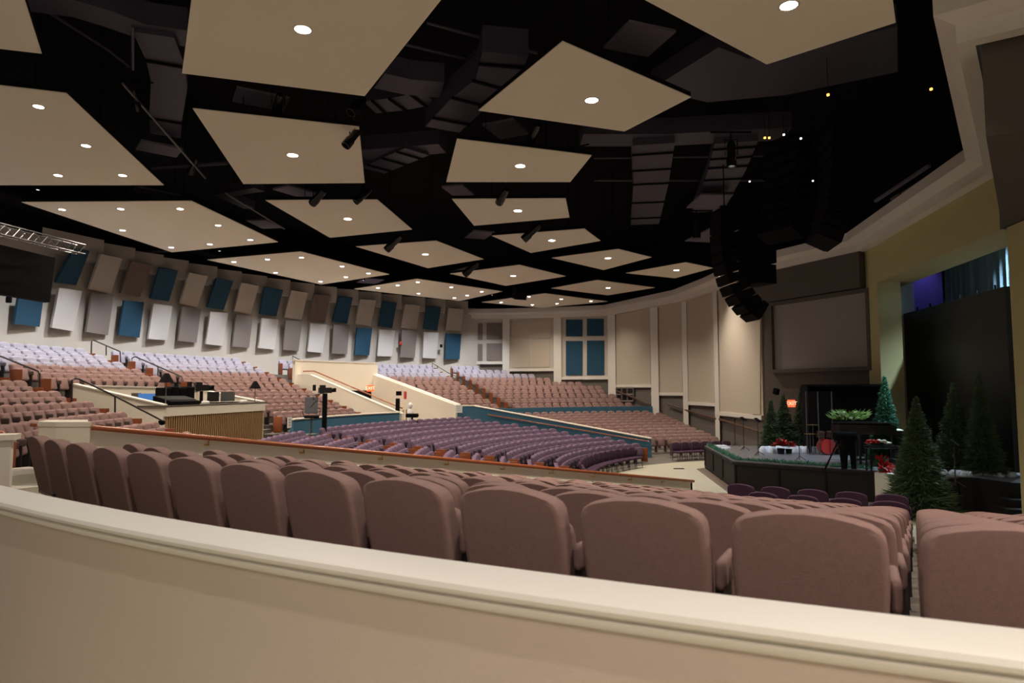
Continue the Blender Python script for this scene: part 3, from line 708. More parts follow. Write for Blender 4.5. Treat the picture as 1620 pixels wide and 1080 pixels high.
# curved cream return wall just inside the opening, violet scenery, drapes
mb = MB(); rs = []
for i in range(9):
    a = i/8*pi/2; x = 14.8+2.6*sin(a)*1.0; y = 26.7+2.6*(1-cos(a)); rs.append([(x, y, FLOOR), (x+.1, y+.1, FLOOR), (x+.1, y+.1, 5.6), (x, y, 5.6)])
wall('wall_return', mb.rings(rs), M['cream'], smooth=40)
mb = MB(); mb.plan([(17.5, 29.0), (18.15, 27.75), (18.3, 27.9), (17.65, 29.1)], -2.5, 6.0); o = mb.build('scenery_flat', M['violet']); tag(o, 'violet-blue lit scenery flat behind the tall black screen', 'scenery')
mb = MB(); rs = []; N = 160
for i in range(N+1):
    t = i/N; x = 18.2-2.0*t; y = 27.6-10.1*t; w_ = .16*sin(i*.95)+.05*sin(i*2.3); rs.append([(x+w_, y, -2.5), (x+w_*1.2, y, 1.5), (x+w_*.8, y, 6.2)])
vs = [p for r_ in rs for p in r_]; mb.add(vs, [(i*3+k, (i+1)*3+k, (i+1)*3+k+1, i*3+k+1) for i in range(N) for k in (0, 1)])
o = mb.build('stage_curtain', M['curtain'], smooth=80); tag(o, 'pale blue pleated stage curtain lit from above, behind black screen', 'curtain')
mb = MB(); mb.plan([(21, 30), (21, 10), (30, 10), (30, 30)], FLOOR, 7); struct(mb.build('wall_backstage', M['black']))
mb = MB(); mb.plan([(14.3, 30.5), (22, 30.5), (22, 31), (14.3, 31)], FLOOR, 7); struct(mb.build('wall_backstage', M['black']))
mb = MB(); mb.plan([(13.5, 30.8), (24, 30.8), (24, 12), (14.1, 16.4), (15.5, 26.4)], 6.5, 6.7); struct(mb.build('ceiling', M['black']))
# LED wall
la, lb = (16.2, 28.0), (14.75, 19.7); t3, n3 = seg_n(la, lb)
if n3.x < 0: n3 = -n3
e = empty('video_wall', (15.5, 23.8, -2.5), 'tall switched-off black video wall at the back of the stage', 'screen')
planbox(la, lb, n3, 0, .12, -2.45, 3.06).build('screen_surface', M['ledm'], e)
mb = planbox(la, lb, n3, .12, .22, -2.45, 3.06)
for i in range(8):
    p = lerp2(la, lb, .02+i*.137); mb.tube([(p[0]+n3.x*.4, p[1]+n3.y*.4, -2.45), (p[0]+n3.x*.4, p[1]+n3.y*.4, 3.3)], .03, 6)
mb.build('support_frame', M['black'], e)
mb = MB().tube([(14.95, 19.3, -2.5), (14.95, 19.3, 3.5)], .04, 8); mb.tube([(15.1, 19.1, -2.5), (15.1, 19.1, 3.5)], .03, 8); o = mb.build('lighting_pole', M['silver']); tag(o, 'slim grey vertical pole beside right edge of video wall', 'pole')
# the near end of the proscenium wall, seen dark at top right
poly = [(7.65, 10.45), (12.45, 16.6), (13.8, 15.6), (9.5, 9.6)]
wall('wall_near', MB().plan(poly, 4.06, ZC+.12), M['grey'])
# ------------------------------------------------------------------ ceiling: deck, clouds, downlights
dk = MB(); dk.plan([(-45, -14), (45, -14), (45, 72), (-45, 72)], 10.2, 10.4); struct(dk.build('ceiling', M['black']))
for pl_ in ([(-3.6, 52.6), (-.6, 52.4), (3.6, 51.5), (7.5, 50.1), (9.8, 45.3), (11.3, 42), (11.9, 37.6), (12.3, 31.8), (14.6, 26.5), (14.4, 26.3)],): pass
mb = MB(); P_ = insetp(COR, -.25); P2 = insetp(COR, -.5)
mb.rings([[(*a, 6.2), (*b, 6.2), (*b, 10.3), (*a, 10.3)] for a, b in zip(P_, P2)]); o = mb.build('wall_upper', M['black']); fix_normals(o); struct(o)
wall('wall_upper', arcwall(222, 116, RW+.12, RW+.5, 6.35, 10.3), M['black'])
CZ = 6.2
CLOUDS = [
 ([(20, -60), (66, 85), (-150, 60), (-170, -60)], [], 'corner of a cream ceiling cloud at the top left of the hall'),
 ([(318, -120), (288, 116), (577, 152), (793, -120)], [(479, 46)], 'large cream ceiling cloud, nearest, with a single downlight, top left of centre'),
 ([(-200, 112), (105, 148), (259, 293), (-200, 293)], [(61, 168), (136, 230), (92, 277), (194, 277)], 'large cream ceiling cloud with four downlights at the left edge'),
 ([(305, 172), (568, 201), (577, 289.5), (385, 291)], [(463, 245)], 'cream ceiling cloud with one downlight below the nearest large cloud'),
 ([(34, 320), (303, 318), (440, 383), (272, 399)], [(98, 331), (191, 330), (285, 330), (345, 356), (396, 379), (332, 386), (271, 391), (194, 364)], 'wide cream ceiling cloud with eight downlights over the left seats'),
 ([(420, 317), (597, 316), (652, 363), (522, 376)], [(550, 346)], 'cream ceiling cloud with one downlight, between wide left cloud and small five-sided gap'),
 ([(757, 175), (890, 66), (1093, 154), (988, 208)], [(936, 158)], 'large kite-shaped cream ceiling cloud with one downlight at upper centre'),
 ([(723, 220), (936, 246), (902, 288), (706, 288)], [(823, 262)], 'cream ceiling cloud with one downlight just below the kite-shaped cloud'),
 ([(715, 315), (895, 314), (901, 344), (750, 357)], [(819, 333)], 'cream ceiling cloud with one downlight, third down the centre line'),
 ([(830, -100), (1020, 0), (1213, 102), (1417, 36), (1400, -100)], [(1248, 8)], 'large cream ceiling cloud with one downlight at top right'),
 ([(328, 411), (476, 398), (616, 434), (508, 450)], [(370, 414), (423, 410), (477, 407), (541, 421), (583, 432), (547, 438), (507, 445), (436, 431)], 'cream ceiling cloud with eight downlights in front of upper wall panels'),
 ([(563, 390), (690, 381), (765, 410), (677, 424)], [(673, 402)], 'flat cream ceiling cloud with one downlight left of the centre line'),
 ([(778, 373), (925, 362), (950, 381), (840, 400)], [(873, 380)], 'cream ceiling cloud with one downlight, fourth down the centre line'),
 ([(560, 457), (660, 441), (795, 461), (727, 476)], [(598, 455), (629, 451), (661, 446), (714, 454), (662, 464), (739, 467), (762, 461), (719, 471)], 'cream ceiling cloud with eight downlights above the pale rear seats'),
 ([(712, 433), (822, 419), (895, 437), (800, 452)], [(812, 436)], 'small cream ceiling cloud with one downlight right of the distant eight-light cloud'),
 ([(873, 408), (978, 394), (1031, 407), (955, 427)], [(962, 408)], 'small cream ceiling cloud with one downlight above the blue-panel bay'),
 ([(872, 456), (945, 443), (1036, 455), (962, 467)], [(962, 455)], 'thin cream ceiling cloud with one downlight close to the side wall cornice'),
 ([(990, 432), (1085, 415), (1128, 424), (1068, 440)], [(1070, 427)], 'small cream ceiling cloud with one downlight nearest the speaker array'),
 ([(762, 478), (862, 464), (962, 477), (857, 487)], [(793, 478), (837, 469), (842, 482), (888, 473), (881, 480), (935, 476)], 'farthest thin cream ceiling cloud with six downlights above the corner'),
]
OVER = [(-.5, .2, 6.2), (3.6, 3.4, 6.2), (-4.5, 4.6, 6.2), (-2.5, -4, 5.5), (5.5, -1, 5.5), (9.2, 5.2, 6.2), (1.5, -6, 5.5), (9, -4, 5.5), (13, 1, 6.2)]     # unseen clouds added over and behind the camera to light the near hall
def spot(name, loc, power, col, size=110, blend=.7, rad=.09, rx=0, ry=0, parent=None, spec=1):
    l = bpy.data.lights.new(name, 'SPOT'); l.energy = power; l.color = col; l.spot_size = R(size); l.spot_blend = blend; l.shadow_soft_size = rad
    o = bpy.data.objects.new(name, l); COL.objects.link(o); o.location = loc; o.rotation_euler = (rx, ry, 0); return o
WARM = (1, .87, .73)
NL = 0
for poly, lights, label in CLOUDS:
    pts = [at_z(x, y, CZ) for x, y in poly]; c = sum(pts, Vector())/len(pts)
    e = empty('ceiling_cloud', tuple(c), label, 'ceiling cloud', 'cream ceiling clouds')
    mb = MB(); mb.prism(pts, (0, 0, .02)); o = mb.build('cloud_panel', M['cloud'], e); fix_normals(o); mb = MB(); mb.prism([p+Vector((0, 0, .02)) for p in pts], (0, 0, .10)); o = mb.build('cloud_frame', M['black'], e); fix_normals(o)
    for k in range(4):
        q = c+(pts[k]-c)*.55; MB().tube([(q.x, q.y, CZ+.12), (q.x, q.y, 10.2)], .012, 6).build('hanger_rod', M['black'], e)
    for (lx, ly) in lights:
        p = at_z(lx, ly, CZ); d = Vector((p.x, p.y, CZ))
        r_ = .10 if len(lights) > 1 else .135
        mb = MB(); mb.lathe([(r_, -.004), (r_, -.012), (0.001, -.012)], tuple(d), 20); ln = mb.build('downlight', M['lamp'], e, smooth=30)
        mb = MB(); mb.rings([[(d.x+q_*cos(2*pi*j/20), d.y+q_*sin(2*pi*j/20), d.z+z_) for j in range(20)] for q_, z_ in ((r_, -.014), (r_+.03, -.012), (r_+.035, 0))], caps=False); ln['base'] = e['base']; mb.build('light_trim', M['white'], ln, smooth=40)
        spot('cloud_downlight', (p.x, p.y, CZ-.05), 620 if len(lights) == 1 else 250, WARM, 125, .8); NL += 1
    if len(lights) == 1 and poly[0][1] > 0 or label.startswith('large'):
        mid = sum(pts, Vector())/len(pts); f_ = (pts[2] if len(pts) == 4 else pts[3])*.35+mid*.65
        mb = MB(); mb.lathe([(.001, -.006), (.085, -.006), (.10, 0)], (f_.x, f_.y, CZ), 16); mb.build('smoke_detector', M['cloud'], e, smooth=40)
for i, (x, y, z) in enumerate(OVER):
    e = empty('ceiling_cloud', (x, y, z), 'unseen cream ceiling cloud added above and behind the viewpoint for its light', 'ceiling cloud', 'cream ceiling clouds')
    mb = MB(); mb.box((x, y, z+.07), (2.2, 2.2, .12), rz=.5*i); mb.build('cloud_panel', M['cloud'], e)
    spot('cloud_downlight', (x, y, z-.05), 330 if i < 3 else 620, (1, .93, .83) if i < 3 else WARM, 125, .8)  # lamp of each added cloud, brightening parapet and near ceiling from out of view
x, y = 10.55, 34.6
e = empty('wall_washer', (x, y, 6.68), 'small black downlight lighting the tall panel beside the screen wall', 'downlight')
mb = MB(); mb.lathe([(.001, 0), (.09, 0), (.10, .02), (.10, .26), (.001, .26)], (x, y, 6.68), 14); mb.build('housing', M['black'], e, smooth=40)
spot('wall_washer_light', (x, y, 6.62), 420, (1, .93, .84), 70, .9, .08)
# cool wall washers over the last rows
wn = 0
for a in range(120, 206, 5):
    x, y = pol(30.2, a); mb = MB(); mb.lathe([(.001, 0), (.09, 0), (.10, .02), (.10, .26), (.001, .26)], (x, y, 6.95), 14)
    e = empty('wall_washer', (x, y, 6.95), 'small black round downlight above the rear seat rows', 'downlight', 'small black downlights over the rear rows')
    mb.build('housing', M['black'], e, smooth=40); m2 = MB(); m2.lathe([(.001, -.004), (.05, -.004), (.03, 0)], (x, y, 6.95), 12); m2.build('lens', M['lampc'], e)
    so = spot('wall_washer_light', (x, y, 6.9), 780, (.90, .93, 1), 74, 1.0, .15); so.rotation_mode = 'QUATERNION'; so.rotation_quaternion = Vector((cos(R(a))*sin(R(19)), sin(R(a))*sin(R(19)), -cos(R(19)))).to_track_quat('-Z', 'Y')
# ------------------------------------------------------------------ ceiling services
def duct(pp, z, w, h, label, group='dark ceiling ducts', bands=0):
    pts = [at_z(x, y, z) for x, y in pp]; mb = MB(); rs = []
    for i, p in enumerate(pts):
        t = (pts[min(i+1, len(pts)-1)]-pts[max(0, i-1)]).normalized(); s = t.cross(Vector((0, 0, 1)))*w/2
        rs.append([p+s, p-s, p-s+Vector((0, 0, h)), p+s+Vector((0, 0, h))])
    mb.rings(rs); o = mb.build('air_duct', M['duct']); fix_normals(o); tag(o, label, 'duct', group)
    if bands:
        for i in range(bands):
            b = MB(); t = (i+.5)/bands*(len(pts)-1); k = int(t); p = pts[k].lerp(pts[k+1], t-k); d = (pts[k+1]-pts[k]).normalized(); s = d.cross(Vector((0, 0, 1)))
            b.beam(p+s*(w/2+.03)-Vector((0, 0, .02)), p-s*(w/2+.03)-Vector((0, 0, .02)), .07, .06); b.build('band', M['black'], o)
    return o
duct([(20, 0), (110, 12), (170, 30), (230, 52), (300, 62)], 7.6, .75, .5, 'flat dark purple-grey duct crossing the top left ceiling gap')
duct([(243, 55), (262, 100), (268, 135), (262, 190), (262, 215)], 7.5, .80, .5, 'dark duct dropping from the crossing duct at top left', bands=2)
duct([(700, 205), (740, 165), (785, 130), (800, 85)], 7.2, 1.0, .6, 'curving dark duct left of the kite-shaped cloud', bands=4)
duct([(600, 128), (645, 138), (700, 143)], 7.6, .9, .5, 'short dark duct right of the nearest large cloud')
duct([(585, 170), (630, 165), (680, 155)], 7.7, .8, .5, 'grey-violet duct beneath the short dark duct', bands=3)
duct([(570, 245), (640, 240), (700, 235)], 7.4, .8, .45, 'violet-grey duct between two central clouds')
duct([(590, 270), (625, 255), (660, 240)], 7.3, .9, .4, 'small slanting duct left of the second centre cloud', bands=3)
duct([(920, 222), (1050, 222), (1180, 215), (1245, 212)], 7.6, 1.0, .5, 'long straight duct right of the centre clouds')
duct([(1034, 228), (1030, 290), (1020, 355)], 7.4, 1.25, .4, 'ribbed dark duct running towards the stage, left of two', bands=5)
duct([(1165, 225), (1150, 270), (1120, 335)], 7.4, 1.25, .4, 'ribbed dark duct running towards the stage, right of two', bands=6)
duct([(1080, 110), (1150, 130), (1240, 120), (1420, 80)], 7.8, 2.4, .5, 'broad black duct behind the top right cloud')
duct([(395, 330), (350, 310), (410, 300)], 7.4, .5, .3, 'short dark duct piece left of the middle clouds')
# small grey tiles hung in the gaps
for i, (x, y, w_, h_, t) in enumerate([(1011, 62, 1.05, 1.05, 'above the kite-shaped cloud'), (413, 157, 1.2, .85, 'under the nearest large cloud'), (252, 235, 1.1, .9, 'in the left gap between clouds'), (245, 306, 1.4, .9, 'above the wide left cloud'), (470, 303, 1.4, .9, 'above the middle left cloud'), (801, 204, 1.1, .9, 'under the kite-shaped cloud'), (725, 301, 1.2, .8, 'above the third centre cloud'), (418, 354, 1.4, .9, 'right of the wide left cloud'), (1122, 318, 1.8, 1.2, 'among the ribbed ducts'), (1125, 372, 2.6, 1.4, 'above the speaker array'), (758, 371, 1.5, 1.0, 'left of the fourth centre cloud'), (586, 444, 2, 1.3, 'over the distant left clouds'), (740, 427, 2, 1.2, 'near the distant centre clouds')]):
    p = at_z(x, y, 7.1); mb = MB(); mb.box((p.x, p.y, p.z), (w_, h_, .06), rz=R(20+i*9)); o = mb.build('ceiling_tile', M['tile']); tag(o, 'small grey square tile hung %s' % t, 'ceiling tile', 'small grey tiles in the ceiling gaps')
# steel framing
def pipe(pp, z, r, label, m='duct'):
    o = MB().tube([at_z(x, y, z) for x, y in pp], r, 8).build('ceiling_pipe', M[m]); tag(o, label, 'pipe', 'thin pipes under the roof deck'); return o
pipe([(675, 36), (850, 84)], 8.2, .035, 'upper of two parallel thin pipes right of the nearest cloud')
pipe([(640, 70), (830, 116)], 8.2, .035, 'lower of two parallel thin pipes right of the nearest cloud')
pipe([(770, 63), (742, 92)], 8.2, .03, 'short cross pipe linking two parallel pipes')
pipe([(194, 132), (325, 282)], 6.9, .03, 'long slanting light pipe in the left gap', 'silver')
pipe([(356, 305), (450, 362)], 6.9, .03, 'slanting light pipe between the left clouds', 'silver')
pipe([(210, 42), (210, 110)], 7.2, .03, 'hanging pipe at top left')
pipe([(230, 0), (290, 52)], 8.4, .04, 'thin roof rod at top left')
pipe([(70, 15), (170, 78), (205, 105)], 8.4, .04, 'dark roof rod slanting through the top left gap')
pipe([(1000, 222), (1005, 345)], 7.9, .05, 'straight roof pipe between the ribbed ducts')
pipe([(940, 285), (1240, 285)], 7.9, .05, 'level roof pipe crossing the ribbed ducts')
pipe([(940, 250), (1240, 246)], 7.9, .04, 'second level roof pipe crossing the ribbed ducts')
pipe([(240, 266), (360, 257)], 7.5, .08, 'violet-tinted pipe in the left gap')
pipe([(180, 401), (300, 395)], 6.9, .06, 'violet-tinted pipe over upper wall panels')
# theatrical spotlights hanging between the clouds
def stage_light(px, py, z, s, yaw, tilt, label, lit=False):
    s *= .8; p = at_z(px, py, z); e = empty('stage_light', tuple(p), label, 'stage light', 'hanging theatrical spotlights', rz=yaw)
    b = MB(); m = Matrix.Rotation(tilt, 3, 'X')
    def T(mb): mb.v = [tuple(m @ Vector(v)) for v in mb.v]; return mb
    b.lathe([(.001, .34), (.07, .34), (.10, .25), (.10, -.05), (.12, -.08), (.12, -.30), (.10, -.30), (.095, -.22), (.001, -.22)], (0, 0, 0), 14)
    b.v = [(v[0]*s, v[1]*s, v[2]*s) for v in b.v]; T(b).build('lamp_body', M['blackg'], e, smooth=40, local=True)
    y = MB(); y.tube([(.15*s, 0, 0), (.15*s, 0, .38*s), (-.15*s, 0, .38*s), (-.15*s, 0, 0)], .015*s, 6); y.tube([(0, 0, .38*s), (0, 0, .55*s)], .02*s, 6); y.tube([(-.5*s, 0, .57*s), (.5*s, 0, .57*s)], .025*s, 8)
    y.build('yoke', M['black'], e, local=True)
    if lit: l = MB(); l.lathe([(.001, -.225), (.08, -.225)], (0, 0, 0), 12); l.v = [(v[0]*s, v[1]*s, v[2]*s) for v in l.v]; T(l).build('lens', M['lampc'], e, local=True)
for px, py, z, s, yaw, tilt, t in [(557, 218, 6.0, 1.2, 2.2, .6, 'in front of the cloud below the nearest one'), (573, 310, 6.1, 1.3, 1.9, .8, 'above the middle left cloud'), (440, 165, 6.6, 1.2, .5, 1.2, 'under the nearest large cloud'), (565, 168, 6.6, 1.2, 2.5, .7, 'right of the nearest large cloud'), (503, 312, 6.2, 1.5, .8, 1.2, 'over the middle left cloud edge'), (622, 385, 6.1, 1.7, 1.2, .9, 'above the flat left cloud'), (795, 311, 6.2, 1.4, .4, 1.2, 'above the third centre cloud'), (908, 262, 6.5, 1.2, 2.6, .6, 'right of the second centre cloud'), (845, 210, 6.6, 1.3, .3, 1.3, 'under the kite-shaped cloud'), (840, 368, 6.1, 1.7, 1.2, .9, 'above the fourth centre cloud'), (1157, 245, 6.4, 1.4, 0, 0, 'near the right ribbed duct'), (215, 160, 6.9, 1.0, 0, .4, 'on the slanting pipe at left'), (305, 264, 6.9, 1.1, 1, .7, 'at the lower end of slanting left pipe'), (1102, 362, 6.3, 1.6, 0, .0, 'left of the speaker array'), (745, 425, 6.2, 2.0, 1, 1, 'near the distant centre clouds')]:
    stage_light(px, py, z, s, yaw, tilt, 'black theatrical spotlight hanging %s' % t, px in (1157, 1102))
p = at_z(822, 466, 5.9); mb = MB(); mb.box((p.x, p.y, p.z+.1), (.75, .6, .75), rz=.4, rx=.3); o = mb.build('hanging_speaker', M['black']); tag(o, 'black boxy speaker hanging before the farthest cloud', 'speaker')
# fixtures along the proscenium fascia
for i, (px, py) in enumerate([(1522, 262), (1465, 295), (1425, 322), (1395, 345), (1352, 372)]):
    stage_light(px, py, 6.4, 1.0, 1.0+.2*i, .9, 'black stage spotlight in front of the olive fascia, %s from the right' % nth(i+1))
o = MB().tube([at_z(1575, 215, 6.9), at_z(1500, 262, 6.9), at_z(1410, 315, 6.9)], .05, 8).build('lighting_bar', M['silver']); tag(o, 'dull blue-grey lighting bar above the proscenium cornice', 'lighting bar')
p1, p2 = at_z(1385, 318, 6.5), at_z(1470, 262, 6.5); o = MB().beam(p1, p2, .10, .08).build('lighting_bar', M['tile']); tag(o, 'pale reflecting truss bar over the stage edge', 'lighting bar')
for i, (px, py, mm, t) in enumerate([(1310, 150, 'amber', 'amber indicator light high above the stage, middle one'), (1473, 141, 'amber', 'amber indicator light high above the stage, right one'), (1210, 218, 'amber', 'left of two close amber indicator lights by the ducts'), (1217, 218, 'amber', 'right of two close amber indicator lights by the ducts'), (1240, 213, 'lampc', 'tiny white indicator light right of the amber pair'), (1267, 219, 'lampc', 'tiny white indicator light farther right of the pair'), (1186, 287, 'lampc', 'tiny white indicator light left of the dark arrays'), (1286, 286, 'lampc', 'tiny white indicator light among the dark arrays')]):
    p = at_z(px, py, 6.9); mb = MB(); mb.lathe([(.001, -.03), (.03, -.02), (.03, .02), (.001, .03)], tuple(p), 10); mb.cur = 1; mb.tube([p, (p.x, p.y, 10.2)], .006, 5); o = mb.build('indicator_light', [M[mm], M['black']]); tag(o, t, 'indicator light', 'tiny lights above the stage')
# line arrays: stacks of cabinets hung in a J curve
def line_array(px, pytop, d, n, label, w=1.0, h=.33, curve=6.0, yaw=0.0, start=2, dep=.62):
    top = at_d(px, pytop, d); e = empty('line_array', tuple(top), label, 'speaker array', 'hanging speaker arrays', rz=yaw)
    y, z, t = 0, 0, R(start)
    for i in range(n):
        mb = MB(); m = Matrix.Rotation(t, 3, 'X')
        pr = [(-dep/2, -h/2+.02), (-dep/2+.1, -h/2), (dep/2, -h*.32), (dep/2, h*.32), (-dep/2+.1, h/2), (-dep/2, h/2-.02)]
        mb.prism([(-w/2, a, b) for a, b in pr], (w, 0, 0)); mb.v = [tuple(m @ Vector(v)+Vector((0, y, z))) for v in mb.v]
        o = mb.build('speaker_cabinet', M['black'], e, local=True); fix_normals(o)
        t += R(curve*(i/n)**1.0); z -= h*cos(t)*1.02; y += h*sin(t)*1.02
    mb = MB(); mb.box((0, 0, h*.7), (w*.9, dep*.9, .06)); mb.tube([(0, 0, h*.7), (0, 0, 10.1-top.z)], .02, 6); mb.build('rigging', M['black'], e, local=True)
line_array(1146, 345, 21.5, 11, 'curved black line array of speakers hanging left of the screen wall', w=.9, curve=13, yaw=R(96+180), start=-2)
for i in range(3):
    p = at_d(1198, 372+i*32, 22.0); mb = MB(); mb.box(p, (.75, .95, .62), rz=R(20)); o = mb.build('subwoofer', M['black']); tag(o, 'black hanging subwoofer box, %s from the top of its column' % nth(i+1), 'speaker', 'hanging subwoofer boxes')
line_array(1325, 225, 17, 8, 'large black line array lost in the dark above the stage', w=1.2, h=.36, curve=7, yaw=R(80))
line_array(1245, 235, 19, 8, 'left one of two black line arrays above the stage front', w=1.2, h=.36, curve=7, yaw=R(120))
# truss and dark scoreboard at the far left
ta, tb = at_d(-60, 360, 17.5), at_d(121, 402, 21.5); e = empty('lighting_truss', tuple(ta.lerp(tb, .5)), 'aluminium lattice truss above the black hanging screen at left edge', 'truss')
mb = MB(); up = Vector((0, 0, .30)); sd = (tb-ta).cross(Vector((0, 0, 1))).normalized()*.3
for o1 in (Vector(), up, sd, sd+up): mb.tube([ta+o1, tb+o1], .022, 6)
mb.build('chord', M['silver'], e); mb = MB()
for i in range(16):
    p = ta.lerp(tb, i/16); q = ta.lerp(tb, (i+1)/16)
    mb.tube([p, q+up] if i % 2 else [p+up, q], .012, 5); mb.tube([p+sd, q+up+sd] if i % 2 else [p+up+sd, q+sd], .012, 5); mb.tube([p, q+sd] if i % 2 else [p+sd, q], .012, 5)
mb.build('lacing', M['silver'], e)
q = [at_d(-60, 372, 18.6), at_d(88, 408, 21.6), at_d(79, 478, 21.6), at_d(-60, 455, 18.6)]; o = MB().quad(q, .2).build('hanging_screen', M['black']); fix_normals(o); tag(o, 'black back of a big hanging screen at the left edge', 'screen')
# ------------------------------------------------------------------ control booth
BZ = -.53
A_, B_, C2_, D_ = (-11.0, 21.15), (-10.1, 27.0), (-13.5, 28.5), (-14.2, 21.6)
fr = Vector((B_[0]-A_[0], B_[1]-A_[1], 0)); nb_ = Vector((fr.y, -fr.x, 0)).normalized()
if nb_.x < 0: nb_ = -nb_
def bw_(a, b, za, zb, z0, th=.14, m='cream', name='wall_booth', cap=True):
    d = Vector((b[0]-a[0], b[1]-a[1], 0)).normalized(); n = Vector((-d.y, d.x, 0))*th/2
    mb = MB().rings([[(a[0]+n.x, a[1]+n.y, z0), (a[0]-n.x, a[1]-n.y, z0), (a[0]-n.x, a[1]-n.y, za), (a[0]+n.x, a[1]+n.y, za)], [(b[0]+n.x, b[1]+n.y, z0), (b[0]-n.x, b[1]-n.y, z0), (b[0]-n.x, b[1]-n.y, zb), (b[0]+n.x, b[1]+n.y, zb)]])
    o = mb.build(name, M[m]); fix_normals(o); struct(o)
    if cap: cap_line([(a[0], a[1], za), (b[0], b[1], zb)], th+.08, .04, M['white'], o)
    return o
bw_(A_, D_, BZ, .14, -3.0); bw_(B_, C2_, BZ, -.02, -3.0); bw_(D_, C2_, .10, -.0, -3.0)
e = empty('control_desk', (A_[0], A_[1], -2.6), 'control booth counter with cream fascia and vertical wood slats', 'counter')
e['base'] = (A_[0], A_[1], -2.6)
def fpt(t, d, z): return (A_[0]+fr.x*t+nb_.x*d, A_[1]+fr.y*t+nb_.y*d, z)
mb = MB().rings([[fpt(t, -.9, BZ-.05), fpt(t, .10, BZ-.05), fpt(t, .10, BZ), fpt(t, -.9, BZ)] for t in (-.02, 1.02)]); o = mb.build('counter_top', M['grey'], e); fix_normals(o)
mb = MB().rings([[fpt(t, -.05, BZ-.34), fpt(t, .09, BZ-.34), fpt(t, .09, BZ-.05), fpt(t, -.05, BZ-.05)] for t in (-.01, 1.01)]); o = mb.build('fascia', M['cream'], e); fix_normals(o)
mb = MB().rings([[fpt(t, -.10, -2.9), fpt(t, -.02, -2.9), fpt(t, -.02, BZ-.30), fpt(t, -.10, BZ-.30)] for t in (0, 1)]); o = mb.build('slat_backing', M['slatd'], e); fix_normals(o)
for i in range(52):
    t = (i+.5)/52; mb = MB(); c = fpt(t, .015, (BZ-.34-2.9)/2); mb.box(c, (.06, .07, 2.9+BZ-.34), rz=atan2(fr.y, fr.x)); mb.build('wood_slat', M['slat'], e)
hr = [fpt(-.02, .12, 0)]
handrail('handrail', [tuple(at_d(113, 636, 18.9)), tuple(at_d(114, 601, 18.9)), tuple(at_d(119, 598.5, 18.9)), tuple(at_d(125, 599, 18.9)), tuple(at_d(183, 627, 19.6)), tuple(at_d(260, 667, 20.4))], .028, M['metal'], 'dark metal handrail descending in front of the booth side wall', None)
o = MB().tube([at_d(182, 627, 19.6), at_d(182, 660, 19.6)], .025, 8).build('handrail_post', M['metal']); tag(o, 'dark metal post under the handrail beside the booth', 'post')
p = at_d(256, 668, 20.4); mb = MB(); mb.lathe([(.001, -.09), (.09, -.06), (.10, .05), (.001, .09)], tuple(p), 14); o = mb.build('floor_light', M['black'], smooth=40); tag(o, 'small round black lamp at foot of the booth handrail', 'lamp')
# booth equipment, standing on the counter
def on_desk(px, back=.35): p = on_line(px, 640, (A_[0]-nb_.x*back, A_[1]-nb_.y*back), (B_[0]-nb_.x*back, B_[1]-nb_.y*back)); return Vector((p.x, p.y, BZ+.002))
az = atan2(fr.y, fr.x)
p = on_desk(280); e = empty('mixing_console', tuple(p), 'black sloping mixing console on left end of the booth counter', 'console', rz=az)
mb = MB(); mb.prism([(-.75, -.33, 0), (-.75, .33, 0), (-.75, .33, .30), (-.75, -.33, .12)], (1.5, 0, 0)); mb.build('body', M['black'], e, local=True)
mb = MB()
for i in range(22): mb.box((-.68+i*.065, 0, .225), (.012, .45, .02), rx=R(15))
mb.build('fader_strip', M['silver'], e, local=True)
p = on_desk(278, .9); e = empty('monitor_rack', (p.x, p.y, BZ-.8), 'bulky black equipment rack standing behind the mixing console', 'rack', rz=az)
mb = MB()
for i in range(4): mb.rbox((-.66+i*.42, 0, 1.02+.03*(i % 2)), (.39, .35, .72), .04)
mb.box((0, 0, .33), (1.6, .5, .66)); mb.build('body', M['soft'], e, local=True)
def camera_rig(x, y, z, h, yaw, label, pole=.06):
    e = empty('video_camera', (x, y, z), label, 'video camera', rz=yaw)
    mb = MB(); mb.tube([(0, 0, .3), (0, 0, h)], pole, 10)
    for a in (90, 210, 330): mb.tube([(0, 0, .5), (.45*cos(R(a)), .45*sin(R(a)), .02)], .03, 6)
    mb.build('pedestal', M['black'], e, local=True, smooth=50)
    mb = MB(); mb.box((0, 0, h+.12), (.20, .50, .22)); mb.box((0, -.1, h+.28), (.12, .22, .10)); mb.box((-.2, -.05, h+.20), (.22, .10, .16)); mb.build('camera_body', M['blackg'], e, local=True)
    mb = MB(); mb.tube([(0, .25, h+.12), (0, .36, h+.12)], [.07, .08], 12); mb.box((0, .38, h+.13), (.20, .08, .16)); mb.build('lens', M['black'], e, local=True)
    mb = MB(); mb.tube([(0, -.05, h+.02), (.22, -.55, h-.1)], .018, 6); mb.tube([(0, -.05, h+.02), (-.22, -.55, h-.1)], .018, 6); mb.build('pan_handle', M['silver'], e, local=True)
    mb = MB(); mb.box((-.02, -.42, h+.22), (.34, .05, .24)); mb.build('viewfinder', M['black'], e, local=True)
p = on_desk(318, .95); camera_rig(p.x, p.y, BZ-1.0, 1.45, az-2.2, 'black video camera on a pedestal behind the booth counter')
